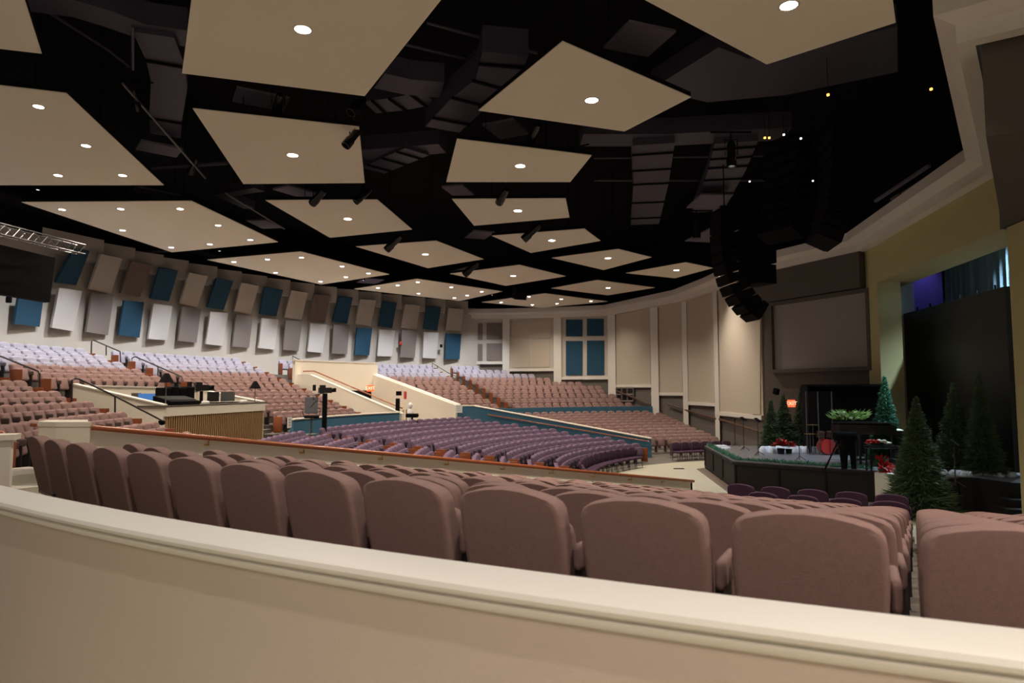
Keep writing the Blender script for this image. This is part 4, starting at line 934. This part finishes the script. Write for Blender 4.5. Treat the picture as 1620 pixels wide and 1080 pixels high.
for px, py, d, t in ((262, 598, 21.3, 'left end of booth counter'), (403, 609, 26.6, 'right end of booth counter')):
    p = at_d(px, 640, d); hz = at_d(px, py, d).z; e = empty('desk_lamp', (p.x, p.y, BZ), 'black shaded lamp on a tall thin stand at the %s' % t, 'lamp', 'shaded lamps on the booth counter')
    MB().tube([(p.x, p.y, BZ), (p.x, p.y, hz)], .015, 8).build('stand', M['silver'], e); mb = MB(); mb.lathe([(.06, .16), (.20, -.08), (.23, -.14), (.21, -.14), (.05, .12)], (p.x, p.y, hz), 16); mb.build('lamp_shade', M['black'], e, smooth=40)
for px, w_, h_, mm, lb, nm, ct in ((337, .7, .36, 'blackg', 'dark laptop screen open on the middle of the booth counter', 'laptop', 'laptop'), (360, .9, .36, 'mesh', 'grey monitor standing on the right half of booth counter', 'monitor', 'monitor')):
    p = on_desk(px, .5); e = empty(nm, tuple(p), lb, ct, rz=az); MB().box((0, 0, h_/2+.06), (w_, .03, h_)).build('screen', M[mm], e, local=True); MB().box((0, -.1, .02), (w_*.8, .35, .035)).build('base', M['black'], e, local=True)
for px, col, t in ((301, 'leaf', 'small green box'), (308, 'paper', 'crumpled white paper'), (325, 'paper', 'white sheet of paper'), (385, 'paper', 'pale bundle')):
    p = on_desk(px, .12); mb = MB(); mb.rbox((p.x, p.y, p.z+.05), (.26, .18, .10), .03, rz=az); o = mb.build('desk_item', M[col]); tag(o, '%s lying on the booth counter edge' % t, 'desk item', None)
q = [at_d(x, y, 23.5) for x, y in ((216, 628), (257, 628), (257, 639), (231, 632.5))]
p = at_d(240, 634, 22.8); e = empty('blue_monitor', tuple(p), 'monitor showing a blue picture behind booth side wall', 'monitor', rz=R(10)); MB().box((0, 0, 0), (.85, .04, .50)).build('screen', M['screenb'], e, local=True); MB().box((-.5, .02, .12), (.3, .05, .3)).build('side_speaker', M['grey'], e, local=True)
# ------------------------------------------------------------------ camera platform: pedestal camera and tall stool chair
p = at_d(513, 680, 26.5); zb = at_d(513, 700, 26.5).z; camera_rig(p.x, p.y, zb, at_d(513, 622, 26.5).z-zb, R(-60), 'black video camera on a thick pedestal among the purple seats', .10)
p = at_d(492, 690, 26.0); zt = at_d(492, 659, 26.0).z
e = empty('drafting_chair', (p.x, p.y, zb), 'tall black mesh-back drafting chair beside pedestal camera', 'office chair', rz=R(200))
mb = MB(); mb.rbox((0, 0, zt-zb), (.56, .52, .10), .04); mb.build('seat', M['black'], e, local=True)
mb = MB(); mb.rbox((0, -.27, zt-zb+.44), (.50, .05, .66), .07, rx=R(8)); mb.build('backrest', M['mesh'], e, local=True)
for s in (-1, 1):
    mb = MB(); mb.tube([(.28*s, -.15, zt-zb), (.33*s, -.15, zt-zb+.22), (.33*s, .12, zt-zb+.24)], .022, 6); mb.build('armrest', M['silver'], e, local=True)
mb = MB(); mb.tube([(0, 0, .10), (0, 0, zt-zb)], .035, 8); mb.lathe([(.26, .35), (.275, .37), (.26, .39), (.245, .37), (.26, .35)], (0, 0, 0), 20)
for i in range(5): mb.tube([(0, 0, .12), (.33*cos(i*1.2566), .33*sin(i*1.2566), .06)], .025, 6)
mb.build('base', M['silver'], e, local=True)
# placards, fire alarm, lectern things by the vomitory
def placard(px, py, d, w_, h_, yaw, label):
    p = at_d(px, py, d); e = empty('wall_placard', tuple(p), label, 'sign', 'small white placards on blue walls', rz=yaw); MB().box((0, 0, 0), (w_, .02, h_)).build('plate', M['paper'], e, local=True); mb = MB()
    for k in range(3): mb.box((0, -.012, h_*(.25-.25*k)), (w_*.6, .006, h_*.08))
    mb.build('printing', M['ink'], e, local=True)
r_ = on_cyl(458, 669, C, 22.40); placard(458, 668, r_.y-.04, .30, .42, R(80), 'white paper placard on the blue ring wall')
placard(726, 646.5, 37.35, .42, .42, R(-23), 'white paper placard at the left end of blue ramp wall')
p = at_d(641, 625, 38.5); mb = MB(); mb.rbox(p, (.22, .08, .45), .03, rz=R(-45)); o = mb.build('fire_alarm', M['redp']); tag(o, 'small red fire alarm on the cream vomitory wall', 'fire alarm')
for px, py, y2, r2, nm, m, lb in ((629, 622, 655, .10, 'speaker_stand', 'black', 'slim black column speaker on a stand before the cream vomitory wall'),):
    p = at_d(px, y2, 34.6); zt = at_d(px, py, 34.6).z; z0 = -2.25; e = empty(nm, (p.x, p.y, z0), lb, 'speaker')
    mb = MB(); mb.box((p.x, p.y, z0+(zt-z0)*.56), (.20, .16, (zt-z0)*.62)); mb.build('speaker_column', M['black'], e); mb = MB(); mb.box((p.x+.05, p.y, zt), (.26, .22, .22)); mb.build('head', M['black'], e); MB().tube([(p.x, p.y, z0), (p.x, p.y, z0+.8)], .05, 8).build('pole', M['black'], e)
p = at_d(649, 660, 34.2); e = empty('draped_stand', (p.x, p.y, -2.3), 'white draped figure-like stand near the vomitory mouth', 'stand')
mb = MB(); mb.lathe([(.001, 0), (.16, 0), (.11, .45), (.16, .8), (.05, .98), (.001, 1.0)], (p.x, p.y, -2.3+.35), 14); mb.build('drape', M['paper'], e, smooth=50); mb = MB(); mb.lathe([(.001, 0), (.10, .04), (.12, .14), (.08, .26), (.001, .3)], (p.x, p.y, -1.0), 14); mb.build('top_ball', M['paper'], e, smooth=50)
p = at_d(652, 657, 33.6); mb = MB(); mb.rbox((p.x, p.y, p.z), (.62, .4, .20), .06); mb.box((p.x, p.y, (p.z-2.4)/2), (.08, .08, abs(p.z+2.4))); o = mb.build('equipment_case', M['black']); tag(o, 'black equipment case by the white draped stand', 'case')
for i, px in enumerate((638, 643)):
    p = at_d(px, 650, 35.2); o = MB().tube([(p.x, p.y, -2.3), (p.x, p.y, at_d(px, 648, 35.2).z)], .035, 8).build('stanchion', M['brass']); tag(o, ('left', 'right')[i]+' of two thin brass-coloured posts near the vomitory', 'post', 'brass posts by the vomitory')
# stair railings in the upper tier
def stair_rail(pp, d, label, posts=()):
    pts = [at_d(x, y, dd) for (x, y), dd in zip(pp, d)]; e = MB().tube(pts, .028, 8).build('stair_railing', M['metal']); tag(e, label, 'railing', 'dark stair railings of the upper tier')
    for (x, y0, y1, dd) in posts: MB().tube([at_d(x, y0, dd), at_d(x, y1, dd)], .024, 8).build('post', M['metal'], e)
stair_rail([(-20, 558), (0, 563), (60, 587), (63, 592)], (22, 21.5, 20.5, 20.4), 'dark railing slanting down at the far left aisle', [(63, 590, 612, 20.4)])
stair_rail([(144, 570), (145, 539), (148, 538), (190, 556), (191, 575)], (29.5, 29.5, 29.4, 28.6, 28.6), 'dark railing at the top of the second left aisle', [(168, 546, 562, 29)])
stair_rail([(208, 580), (209, 566), (214, 564), (288, 596), (291, 605)], (29.8, 29.8, 29.7, 27.6, 27.5), 'dark railing descending towards the booth', [(250, 580, 604, 28.6)])
stair_rail([(303, 604), (333, 617)], (26.5, 25.8), 'short pale railing on the right booth wall')
stair_rail([(463, 580), (463, 563), (488, 576), (488, 590)], (40.6, 40.6, 39.8, 39.8), 'dark railing at the head of the middle stair', [(475, 569, 586, 40.2)])
stair_rail([(684, 592), (684, 574), (708, 589), (745, 606), (772, 626)], (48.8, 48.8, 47.6, 45.5, 43), 'dark railing at the head of the right stair', [(692, 578, 592, 48.4)])
# ------------------------------------------------------------------ the stage
ZS = -2.55
SP = [(8.7, 30.2), (7.9, 23.9), (11.4, 21.1), (12.45, 19.7), (12.95, 19.5), (14.12, 26.3), (12.4, 30.2)]
mb = MB(); mb.plan([(12.98, 19.5), (13.4, 19.3), (13.6, 18.3), (20.9, 16), (20.9, 30.4), (15.0, 30.4), (14.25, 26.35)], FLOOR, ZS-.001); o = mb.build('floor', [M['dgrey']]); fix_normals(o); struct(o); mb = MB(); mb.plan([(12.98, 19.52), (13.4, 19.32), (13.62, 18.32), (20.9, 16.02), (20.9, 30.3), (15.0, 30.3), (14.25, 26.35)], ZS-.001, ZS+.004); struct(mb.build('floor', M['deckm']))
e = empty('stage_platform', (10.5, 25, FLOOR), 'raised dark stage platform with grey deck and black panelled front', 'stage')
mb = MB(); mb.plan(SP, FLOOR+.01, ZS-.04); o = mb.build('stage_front', M['dgrey'], e); fix_normals(o)
mb = MB(); mb.plan(SP, ZS-.04, ZS); o = mb.build('stage_deck', M['deckm'], e); fix_normals(o)
mb = MB()
for a, b, k in ((SP[0], SP[1], 3), (SP[1], SP[2], 3)):
    for i in range(k):
        p = lerp2(a, b, i/k+.01); q = lerp2(a, b, (i+1)/k-.01); mb.beam((p[0]-.02, p[1]-.03, ZS-.10), (q[0]-.02, q[1]-.03, ZS-.10), .04, .08); mb.beam((p[0]-.02, p[1]-.03, FLOOR+.08), (q[0]-.02, q[1]-.03, FLOOR+.08), .04, .14)
        mb.beam((p[0]-.02, p[1]-.03, FLOOR+.1), (p[0]-.02, p[1]-.03, ZS-.1), .05, .05)
mb.build('front_molding', M['dgrey'], e)
mb = MB(); mb.plan([(8.2, 29.8), (7.4, 22.9), (10.9, 20.2), (11.3, 21.0), (7.85, 23.8), (8.65, 30.2)], FLOOR+.0, FLOOR+.012); struct(mb.build('floor', M['pbrown']))
mb = MB(); mb.plan([(11.2, 20.75), (11.65, 20.15), (12.1, 20.6), (11.6, 21.2)], FLOOR+.01, ZS-.02); o = mb.build('stage_block', M['white']); fix_normals(o); tag(o, 'pale cream block at the stage front beside the big dark fir', 'block')
mb = MB()
for i in range(4):
    z = ZS-.2*(i+1); mb.plan([(13.5-.28*i, 18.3-.3*i), (13.9-.28*i+1.8, 17.6-.3*i), (13.9-.28*i+2.1, 18.0-.3*i), (13.6-.28*i, 18.9-.3*i)], FLOOR+.01, z)
o = mb.build('stage_steps', M['dgrey']); fix_normals(o); tag(o, 'dark steps leading up to the stage at the right edge', 'steps')
# rubber hatch on the pale floor
p = at_z(1074, 741, FLOOR+.01); mb = MB(); mb.box((p.x, p.y, FLOOR+.012), (.45, .22, .02)); o = mb.build('floor_box', M['dgrey']); tag(o, 'small dark rectangular floor box in the pale floor', 'floor box')
# firs
def fir(x, y, z, h, rad, label, m='green', n=2600, seed=1, sp=.05):
    rnd = random.Random(seed); e = empty('fir_tree', (x, y, z), label, 'fir tree', 'artificial firs on and by the stage')
    MB().tube([(0, 0, 0), (0, 0, h*.95)], [.05, .012], 8).build('trunk', M['darkrail'], e, local=True)
    mb = MB()
    core = [[(cos(2*pi*j/14)*r_, sin(2*pi*j/14)*r_, zz) for j in range(14)] for zz, r_ in ((.10*h, rad*.62), (.35*h, rad*.45), (.65*h, rad*.2), (.93*h, .01))]
    mb.rings(core)
    for i in range(n):
        t = rnd.random()**1.35; zz = h*(.04+.95*t); rr = rad*(1-t)**1.05*(.95+.12*sin(i*1.7)+.10*sin(zz*14))+.008
        a = rnd.random()*2*pi; rin = rr*rnd.uniform(.45, .8); L_ = rr-rin+rnd.uniform(.0, .07)
        o_ = Vector((cos(a)*rin, sin(a)*rin, zz)); d = Vector((cos(a+rnd.uniform(-.5, .5)), sin(a+rnd.uniform(-.5, .5)), rnd.uniform(-.35, .45))).normalized()
        s = d.cross(Vector((rnd.uniform(-1, 1), rnd.uniform(-1, 1), 1))).normalized(); u = s.cross(d)
        w_ = rnd.uniform(.5, 1.1)*sp; T_ = o_+d*(L_+rnd.uniform(.03, .15)*(1.1-t))
        mb.add([o_+s*w_, o_-s*w_*.5+u*w_, o_-s*w_*.5-u*w_, T_], [(0, 1, 3), (1, 2, 3), (2, 0, 3)])
        for k in (1, -1):
            b_ = o_+d*L_*.5; T2 = b_+(d*.7+s*k*.8).normalized()*(.07+.05*rnd.random())*(1.15-t)
            mb.add([b_+u*.012, b_-u*.012, b_+d*.03, T2], [(0, 1, 3), (1, 2, 3), (2, 0, 3)])
    mb.build('foliage', M[m], e, local=True)
    return e
fir(11.35, 18.72, FLOOR, 3.35, .88, 'big dark fir standing on the floor in front of the stage', 'green', 4200, 3, .045)
fir(13.05, 23.3, ZS, 3.0, .60, 'bright blue-green fir behind the grand piano, against pale column', 'green2', 2600, 4)
fir(13.75, 20.75, ZS, 2.75, .62, 'dark fir in front of the video wall, middle of the stage opening', 'green', 2400, 5)
fir(14.05, 20.0, ZS, 3.0, .50, 'tallest dark fir at the right of video wall', 'green', 2400, 6)
fir(10.95, 28.2, ZS, 2.1, .42, 'small fir, leftmost of the trio under the screen', 'green', 1600, 7)
fir(11.65, 28.6, ZS, 2.35, .55, 'middle fir of the trio under the screen, beside the exit sign', 'green', 1800, 8)
fir(12.35, 28.4, ZS, 2.75, .48, 'tall fir, rightmost of the trio under the screen', 'green', 1800, 9)
# batting at their feet
def blob(pts, name, m, label, cat, h=.12, seed=2):
    rnd = random.Random(seed); mb = MB()
    for (x, y, z, r_) in pts:
        for k in range(16):
            cx, cy = x+rnd.uniform(-r_, r_), y+rnd.uniform(-r_, r_)*.5; rr = r_*rnd.uniform(.15, .42)
            mb.lathe([(rr*1.0, 0), (rr*.9, h*.5), (rr*.5, h), (.001, h*1.1)], (cx, cy, z), 10)
    o = mb.build(name, M[m], smooth=80); tag(o, label, cat, None, 'stuff'); return o
blob([(10.6, 27.0, ZS, .5), (11.3, 27.2, ZS, .5), (11.9, 27.2, ZS, .5), (12.3, 27.2, ZS, .4)], 'snow_batting', 'snow', 'white snow batting at the foot of the fir trio', 'snow batting', .22)
blob([(13.2, 20.1, ZS, .4), (13.8, 20.0, ZS, .5), (14.3, 19.7, ZS, .4)], 'snow_batting', 'snow', 'white snow batting under the firs before the video wall', 'snow batting', .12, 5)
blob([(9.2, 29.5, ZS, .3), (9.0, 28.6, ZS, .3)], 'snow_batting', 'snow', 'white batting strip at the far left stage corner', 'snow batting', .08, 6)
# garland along the stage edge
def garland(pts, label, seed=3, n=500, m='green2', r_=.10):
    rnd = random.Random(seed); mb = MB(); L = [hypot(b[0]-a[0], b[1]-a[1]) for a, b in zip(pts, pts[1:])]; tot = sum(L)
    for i in range(n):
        s = rnd.random()*tot; k = 0
        while s > L[k]: s -= L[k]; k += 1
        p = lerp2(pts[k], pts[k+1], s/L[k]); o_ = Vector((p[0]+rnd.uniform(-r_, r_), p[1]+rnd.uniform(-r_, r_), ZS+rnd.uniform(0, r_*.6)))
        d = Vector((rnd.uniform(-1, 1), rnd.uniform(-1, 1), rnd.uniform(0, 1))).normalized(); s_ = d.orthogonal().normalized()*.016; u = s_.cross(d)
        mb.add([o_+s_, o_-s_*.5+u, o_-s_*.5-u, o_+d*rnd.uniform(.08, .17)], [(0, 1, 3), (1, 2, 3), (2, 0, 3)])
    o = mb.build('garland', M[m]); tag(o, label, 'garland')
garland([(8.85, 30.0), (8.1, 24.1)], 'green garland along the left edge of the stage', 3, 900)
garland([(8.1, 24.1), (11.45, 21.35)], 'green garland along the front edge of the stage', 4, 800)
# poinsettias
def poinsettia(x, y, z, r_, label, seed=1, face=0):
    rnd = random.Random(seed); e = empty('poinsettia', (x, y, z), label, 'flowers', 'red poinsettias on the stage'); mb = MB(); g = MB()
    if not face: MB().lathe([(.001, 0), (r_*.28, 0), (r_*.36, r_*.5), (.001, r_*.5)], (0, 0, 0), 12).build('pot', M['dgrey'], e, local=True)
    for i in range(90):
        a = rnd.random()*2*pi; el = rnd.uniform(.0, 1.2); c_ = Vector((0, 0, r_*.75 if not face else 0)); d = Vector((cos(a)*cos(el), sin(a)*cos(el), sin(el)*.8))
        tgt = mb if i % 5 else g; L_ = r_*rnd.uniform(.6, 1); s = d.cross(Vector((0, 0, 1))).normalized()*L_*.22
        b_ = c_+d*L_*.2; tgt.add([b_, b_+d*L_*.4+s, b_+d*L_*.8, b_+d*L_*.4-s, b_+d*L_*.4+Vector((0, 0, .02))], [(0, 1, 4), (1, 2, 4), (2, 3, 4), (3, 0, 4)])
        if face:
            for k in range(-5, 0): v = tgt.v[k]; tgt.v[k] = (v[0], v[1]-abs(v[2])*.4, v[2]) 
    if face:
        m3 = Matrix.Rotation(R(65), 3, 'X')
        for t_2 in (mb, g): t_2.v = [tuple(m3 @ Vector(v)) for v in t_2.v]
    mb.build('red_leaves', M['red'], e, local=True); g.build('green_leaves', M['green2'], e, local=True)
poinsettia(10.6, 26.4, ZS, .42, 'red poinsettia cluster by the left firs', 1); poinsettia(10.95, 26.5, ZS, .36, 'second red poinsettia just right of the left cluster', 2)
poinsettia(11.5, 20.85, ZS+.2, .40, 'large red poinsettia at the stage corner against the big fir', 3, 1)
poinsettia(14.85, 18.9, ZS, .3, 'small red poinsettia near the right edge of stage', 4)
# drum enclosure with clear panels, black booth behind
e = empty('drum_shield', (11.9, 26.6, ZS), 'clear acrylic drum shield panels in front of a black booth', 'drum shield')
pn = [at_d(x, 700, d) for x, d in ((1277, 26.6), (1296, 26.0), (1318, 25.8), (1345, 26.0))]
for i in range(3):
    a, b = pn[i], pn[i+1]; mb = MB(); mb.prism([(a.x, a.y, ZS), (b.x, b.y, ZS), (b.x, b.y, ZS+2.45), (a.x, a.y, ZS+2.45)], (0, .015, 0)); mb.build('clear_panel', M['glass'], e)
mb = MB()
for a in pn: mb.tube([(a.x, a.y, ZS), (a.x, a.y, ZS+2.45)], .02, 6)
mb.build('edge_post', M['silver'], e)
e = empty('drum_booth', (12.6, 27.1, ZS), 'black fabric-lined booth standing under the screen', 'booth')
a, b = (12.0, 27.6), (13.75, 24.6)
mb = MB(); mb.plan([a, b, (b[0]+.15, b[1]+.1), (a[0]+.15, a[1]+.1)], ZS, .16); o = mb.build('back_panel', M['soft'], e); fix_normals(o)
mb = MB(); mb.plan([a, (11.85, 26.7), (11.95, 26.7), (12.1, 27.6)], ZS, .16); mb.build('side_panel', M['soft'], e)
mb = MB(); mb.plan([(11.85, 26.7), a, b, (13.1, 24.9)], .10, .18); o = mb.build('roof_panel', M['soft'], e); fix_normals(o)
# drum kit inside
def cyl(mb, c, r_, h, rx=0, n=20):
    m = Matrix.Rotation(rx, 3, 'X'); rs = [[Vector(c)+m @ Vector((r_*cos(2*pi*j/n), r_*sin(2*pi*j/n), z)) for j in range(n)] for z in (-h/2, h/2)]; mb.rings(rs)
e = empty('drum_kit', (12.25, 26.1, ZS), 'drum kit with cymbals behind the clear shield', 'drum kit')
mb = MB(); cyl(mb, (0, 0, .32), .29, .42, R(90)); mb.build('bass_drum', M['redp'], e, local=True, smooth=40)
mb = MB(); cyl(mb, (-.2, 0, .78), .15, .22, R(12)); cyl(mb, (.18, 0, .78), .15, .22, R(12)); cyl(mb, (.5, .2, .42), .2, .38); mb.build('tom_drum', M['darkrail'], e, local=True, smooth=40)
for x, z in ((-.5, 1.15), (.5, 1.25), (-.62, .8)):
    mb = MB(); mb.lathe([(.001, .02), (.22, 0), (.22, -.004), (.001, .01)], (x, 0, z), 20); mb.build('cymbal', M['brass'], e, local=True); MB().tube([(x, 0, 0), (x, 0, z)], .012, 6).build('cymbal_stand', M['silver'], e, local=True)
# grand piano
e = empty('grand_piano', (11.0, 21.9, ZS), 'black grand piano with closed lid in front of the drum booth', 'piano')
px0 = at_d(1316, 690, 22.6); px1 = at_d(1419, 690, 21.9); zt = at_d(1365, 667, 22.3).z
ax = Vector((px1.x-px0.x, px1.y-px0.y, 0)); L_ = ax.length; ax.normalize(); ay = Vector((-ax.y, ax.x, 0))
def pp_(u, v): q = Vector((px0.x, px0.y, 0))+ax*u+ay*v; return (q.x, q.y)
out = [(0, 0.25), (.25, 0), (L_, 0), (L_, 1.35), (L_*.75, 1.38), (L_*.45, 1.1), (L_*.25, .78), (.05, .65)]
mb = MB(); mb.plan([pp_(*q) for q in out], zt-.42, zt-.10); o = mb.build('case', M['blackg'], e); fix_normals(o)
mb = MB(); mb.plan([pp_(u*1.01-.01, v*1.01-.02) for u, v in out], zt-.06, zt-.03); o = mb.build('lid', M['blackg'], e); fix_normals(o)
mb = MB(); mb.plan([pp_(L_*.98, .05), pp_(L_+.28, .05), pp_(L_+.28, 1.3), pp_(L_*.98, 1.3)], zt-.42, zt-.28); o = mb.build('keyboard', M['blackg'], e); fix_normals(o)
mb = MB(); mb.plan([pp_(L_+.05, .12), pp_(L_+.26, .12), pp_(L_+.26, 1.22), pp_(L_+.05, 1.22)], zt-.28, zt-.265); mb.build('keys', M['petal'], e)
for u, v in ((.35, .4), (L_-.1, .15), (L_-.1, 1.2)):
    q = pp_(u, v); mb = MB(); mb.tube([(*q, ZS), (*q, ZS+.1), (*q, zt-.42)], [.035, .05, .075], 8); mb.build('leg', M['blackg'], e, smooth=40)
q = pp_(.9, .6); mb = MB(); mb.box((*q, (ZS+zt-.42)/2), (.08, .04, zt-.42-ZS)); mb.box((*q, ZS+.15), (.3, .12, .06)); mb.build('pedal_lyre', M['blackg'], e)
# covered stool with two dark draped legs, piano bench and flowers
p = at_d(1343, 725, 21.3); e = empty('keyboard_stand', (p.x, p.y, ZS), 'black cloth hanging over a crossed stand before the piano', 'stand')
for dx in (-.14, .14):
    mb = MB(); mb.tube([(p.x+dx*.7, p.y, ZS+1.0), (p.x+dx, p.y, ZS+.45), (p.x+dx*1.05, p.y, ZS+.02)], [.13, .10, .075], 12); mb.build('cloth_leg', M['soft'], e, smooth=50)
mb = MB(); mb.rbox((p.x-.1, p.y, ZS+1.05), (.75, .25, .28), .08); mb.build('cloth_top', M['soft'], e, smooth=50)
for s_ in (-1, 1): mb = MB(); mb.tube([(p.x-.55-.28*s_, p.y-.1, ZS), (p.x-.35, p.y-.1, ZS+.95)], .025, 6); mb.build('stand_leg', M['black'], e)
p = at_d(1394, 712, 20.9); e = empty('piano_bench', (p.x, p.y, ZS), 'dark padded piano bench below the piano keyboard side', 'bench')
zb2 = at_d(1394, 704, 20.9).z; mb = MB(); mb.rbox((p.x, p.y, zb2-.05), (.95, .38, .10), .04); mb.build('seat', M['blackg'], e)
for dx in (-.4, .4):
    for dy in (-.14, .14): MB().tube([(p.x+dx, p.y+dy, ZS), (p.x+dx, p.y+dy, zb2-.1)], .03, 6).build('leg', M['blackg'], e)
rnd = random.Random(5)
def bouquet(px, py, d, r_, label, mats, n=60, flat=1, seed=1, grp='flowers on stage'):
    rnd = random.Random(seed); p = at_d(px, py, d); e = empty('flower_arrangement', tuple(p), label, 'flowers', grp)
    for nm, m, k in mats:
        mb = MB()
        for i in range(k):
            a = rnd.random()*6.28; q = Vector((cos(a)*rnd.random()*r_*flat, sin(a)*rnd.random()*r_*.5, rnd.random()*r_*.45))
            if nm == 'blossom': mb.lathe([(.001, 0), (.05, .02), (.06, .05), (.001, .07)], tuple(q), 8)
            else:
                d_ = Vector((cos(a), sin(a)*.6, rnd.uniform(.2, 1))).normalized(); s = d_.orthogonal().normalized()*.03; mb.add([q-s, q+s, q+d_*.2], [(0, 1, 2)])
        mb.build(nm, M[m], e, local=True)
bouquet(1343, 664, 22.1, .55, 'white blossoms and green leaves lying on the piano lid', [('foliage', 'leaf', 220), ('blossom', 'petal', 7)], flat=1.25)
bouquet(1381, 702.5, 20.85, .18, 'red blossoms on the left of the piano bench', [('blossom', 'red', 14)], seed=2)
bouquet(1399, 703, 20.85, .22, 'white blossoms on the right of the piano bench', [('blossom', 'petal', 14)], seed=3)
for px in (1336, 1352):
    p = at_d(px, 657, 22.2); mb = MB(); mb.lathe([(.10, 0), (.10, .30), (.09, .30), (.09, .02), (.001, .02)], (p.x, p.y, zt-.03), 16); o = mb.build('glass_vase', M['glass'], smooth=40); tag(o, ('left' if px == 1336 else 'right')+' of two clear glass vases on the piano lid', 'vase', 'glass vases on the piano')
# microphone and music stands
def mic_stand(px, py_base, h, label, boom=0, desk=0, z=ZS, leg=.22):
    p = at_z(px, py_base, z); e = empty('music_stand' if desk else 'microphone_stand', (p.x, p.y, z), label, 'music stand' if desk else 'microphone stand', 'stands along the stage')
    MB().tube([(0, 0, .03), (0, 0, h)], .014, 8).build('pole', M['metal'], e, local=True)
    mb = MB()
    for i in range(3): a = R(90+120*i); mb.tube([(0, 0, .16), (leg*cos(a), leg*sin(a), .01)], .012, 6)
    mb.build('tripod_base', M['metal'], e, local=True)
    if desk: mb = MB(); mb.box((0, -.02, h+.10), (.34, .02, .24), rx=R(-50), rz=.9); mb.build('desk_plate', M['black'], e, local=True)
    elif boom: MB().tube([(0, 0, h), (boom, 0, h+abs(boom)*.55)], .011, 6).build('boom', M['metal'], e, local=True); MB().tube([(boom, 0, h+abs(boom)*.55), (boom*1.18, 0, h+abs(boom)*.62)], .025, 8).build('microphone', M['silver'], e, local=True)
    else: MB().tube([(0, 0, h), (.0, -.06, h+.14)], [.015, .028], 8).build('microphone', M['black'], e, local=True)
mic_stand(1200, 720, 1.25, 'music stand nearest the left stage edge', desk=1); mic_stand(1163, 706, 1.1, 'thin microphone stand at the left end of stage'); mic_stand(1177, 712, 1.2, 'second music stand at the left of stage', desk=1)
mic_stand(1265, 728, 1.25, 'lone microphone stand at the front of the stage'); mic_stand(1357, 734, 1.0, 'microphone stand before the piano')
mic_stand(1512, 770, 1.05, 'music stand with a small lit tray at the right of the stage', desk=1); mic_stand(1560, 752, .95, 'boom microphone stand with a silver head at right of stage', boom=.35)
mic_stand(1476, 735, 1.5, 'boom microphone stand between the dark firs', boom=-.4); mic_stand(1585, 748, .7, 'low microphone stand at the right edge of stage', leg=.3)
# small wall speaker beside the screen wall
p = at_d(1228, 619, 29.4); mb = MB(); mb.box(p, (.18, .2, .26), rz=.4, rx=.3); o = mb.build('wall_speaker', M['black']); tag(o, 'small black wall speaker above the leftmost small fir', 'speaker')
for px, py, rr, lb in ((634, 543, 33.3, 'small wall device between lower panels, left one'), (698, 547, 33.3, 'small wall device between lower panels, right one'), (14, 474, 33.2, 'small black wall device at the far left')):
    p = on_cyl(px, py, C, rr); mb = MB(); mb.rbox(p, (.2, .1, .24), .03, rz=.4); o = mb.build('wall_device', M['redp'] if px == 634 else M['black']); tag(o, lb, 'wall device')
# ------------------------------------------------------------------ light, world, camera
# stage and backstage lights
spot('stage_work_light', (11.0, 22.6, 6.3), 420, (.80, .88, 1), 70, .8, .1)
spot('stage_work_light', (10.2, 26.4, 6.3), 420, (.85, .9, 1), 60, .8, .1)
spot('curtain_light', (16.5, 21.2, 6.25), 2600, (.62, .85, 1), 100, .9, .1, rx=0, ry=0)
spot('violet_light', (17.3, 28.2, 6.2), 60, (.45, .38, 1), 75, .8, .1)
spot('return_wall_light', (14.9, 25.9, 6.0), 130, (1, .95, .75), 90, .9, .1)
# unseen soft lamps added behind the parapet to brighten its near face
for x, y, pw_ in ((3.8, -2.5, 150), (-4.5, 0.5, 6)):
    l = bpy.data.lights.new('parapet_fill_light', 'AREA'); l.energy = pw_; l.size = 1.2; l.color = (1, .80, .66); o = bpy.data.objects.new('parapet_fill_light', l); COL.objects.link(o); o.location = (x, y, 2.2)
w_ = bpy.data.worlds.new('World'); bpy.context.scene.world = w_; w_.use_nodes = True; w_.node_tree.nodes['Background'].inputs[0].default_value = (.95, .82, .66, 1); w_.node_tree.nodes['Background'].inputs[1].default_value = .15
cd = bpy.data.cameras.new('camera'); cam = bpy.data.objects.new('camera', cd); COL.objects.link(cam); cam.location = (0, 0, 0); cam.rotation_euler = (pi/2+PITCH, 0, 0)
cd.sensor_width = 36; cd.lens = F/1620*36; cd.clip_end = 300; cd.clip_start = .05; cd.dof.use_dof = True; cd.dof.focus_distance = 9; cd.dof.aperture_fstop = 2.3
sc = bpy.context.scene; sc.camera = cam; sc.view_settings.view_transform = 'Standard'; sc.view_settings.look = 'None'; sc.view_settings.gamma = 1; sc.view_settings.use_curve_mapping = False; sc.view_settings.exposure = 1.1
# lift everything so the hall floor is at height 0
for o in bpy.data.objects:
    if o.parent is None: o.location.z -= FLOOR
for o in bpy.data.objects:
    for k in ('base',):
        if k in o: del o[k]
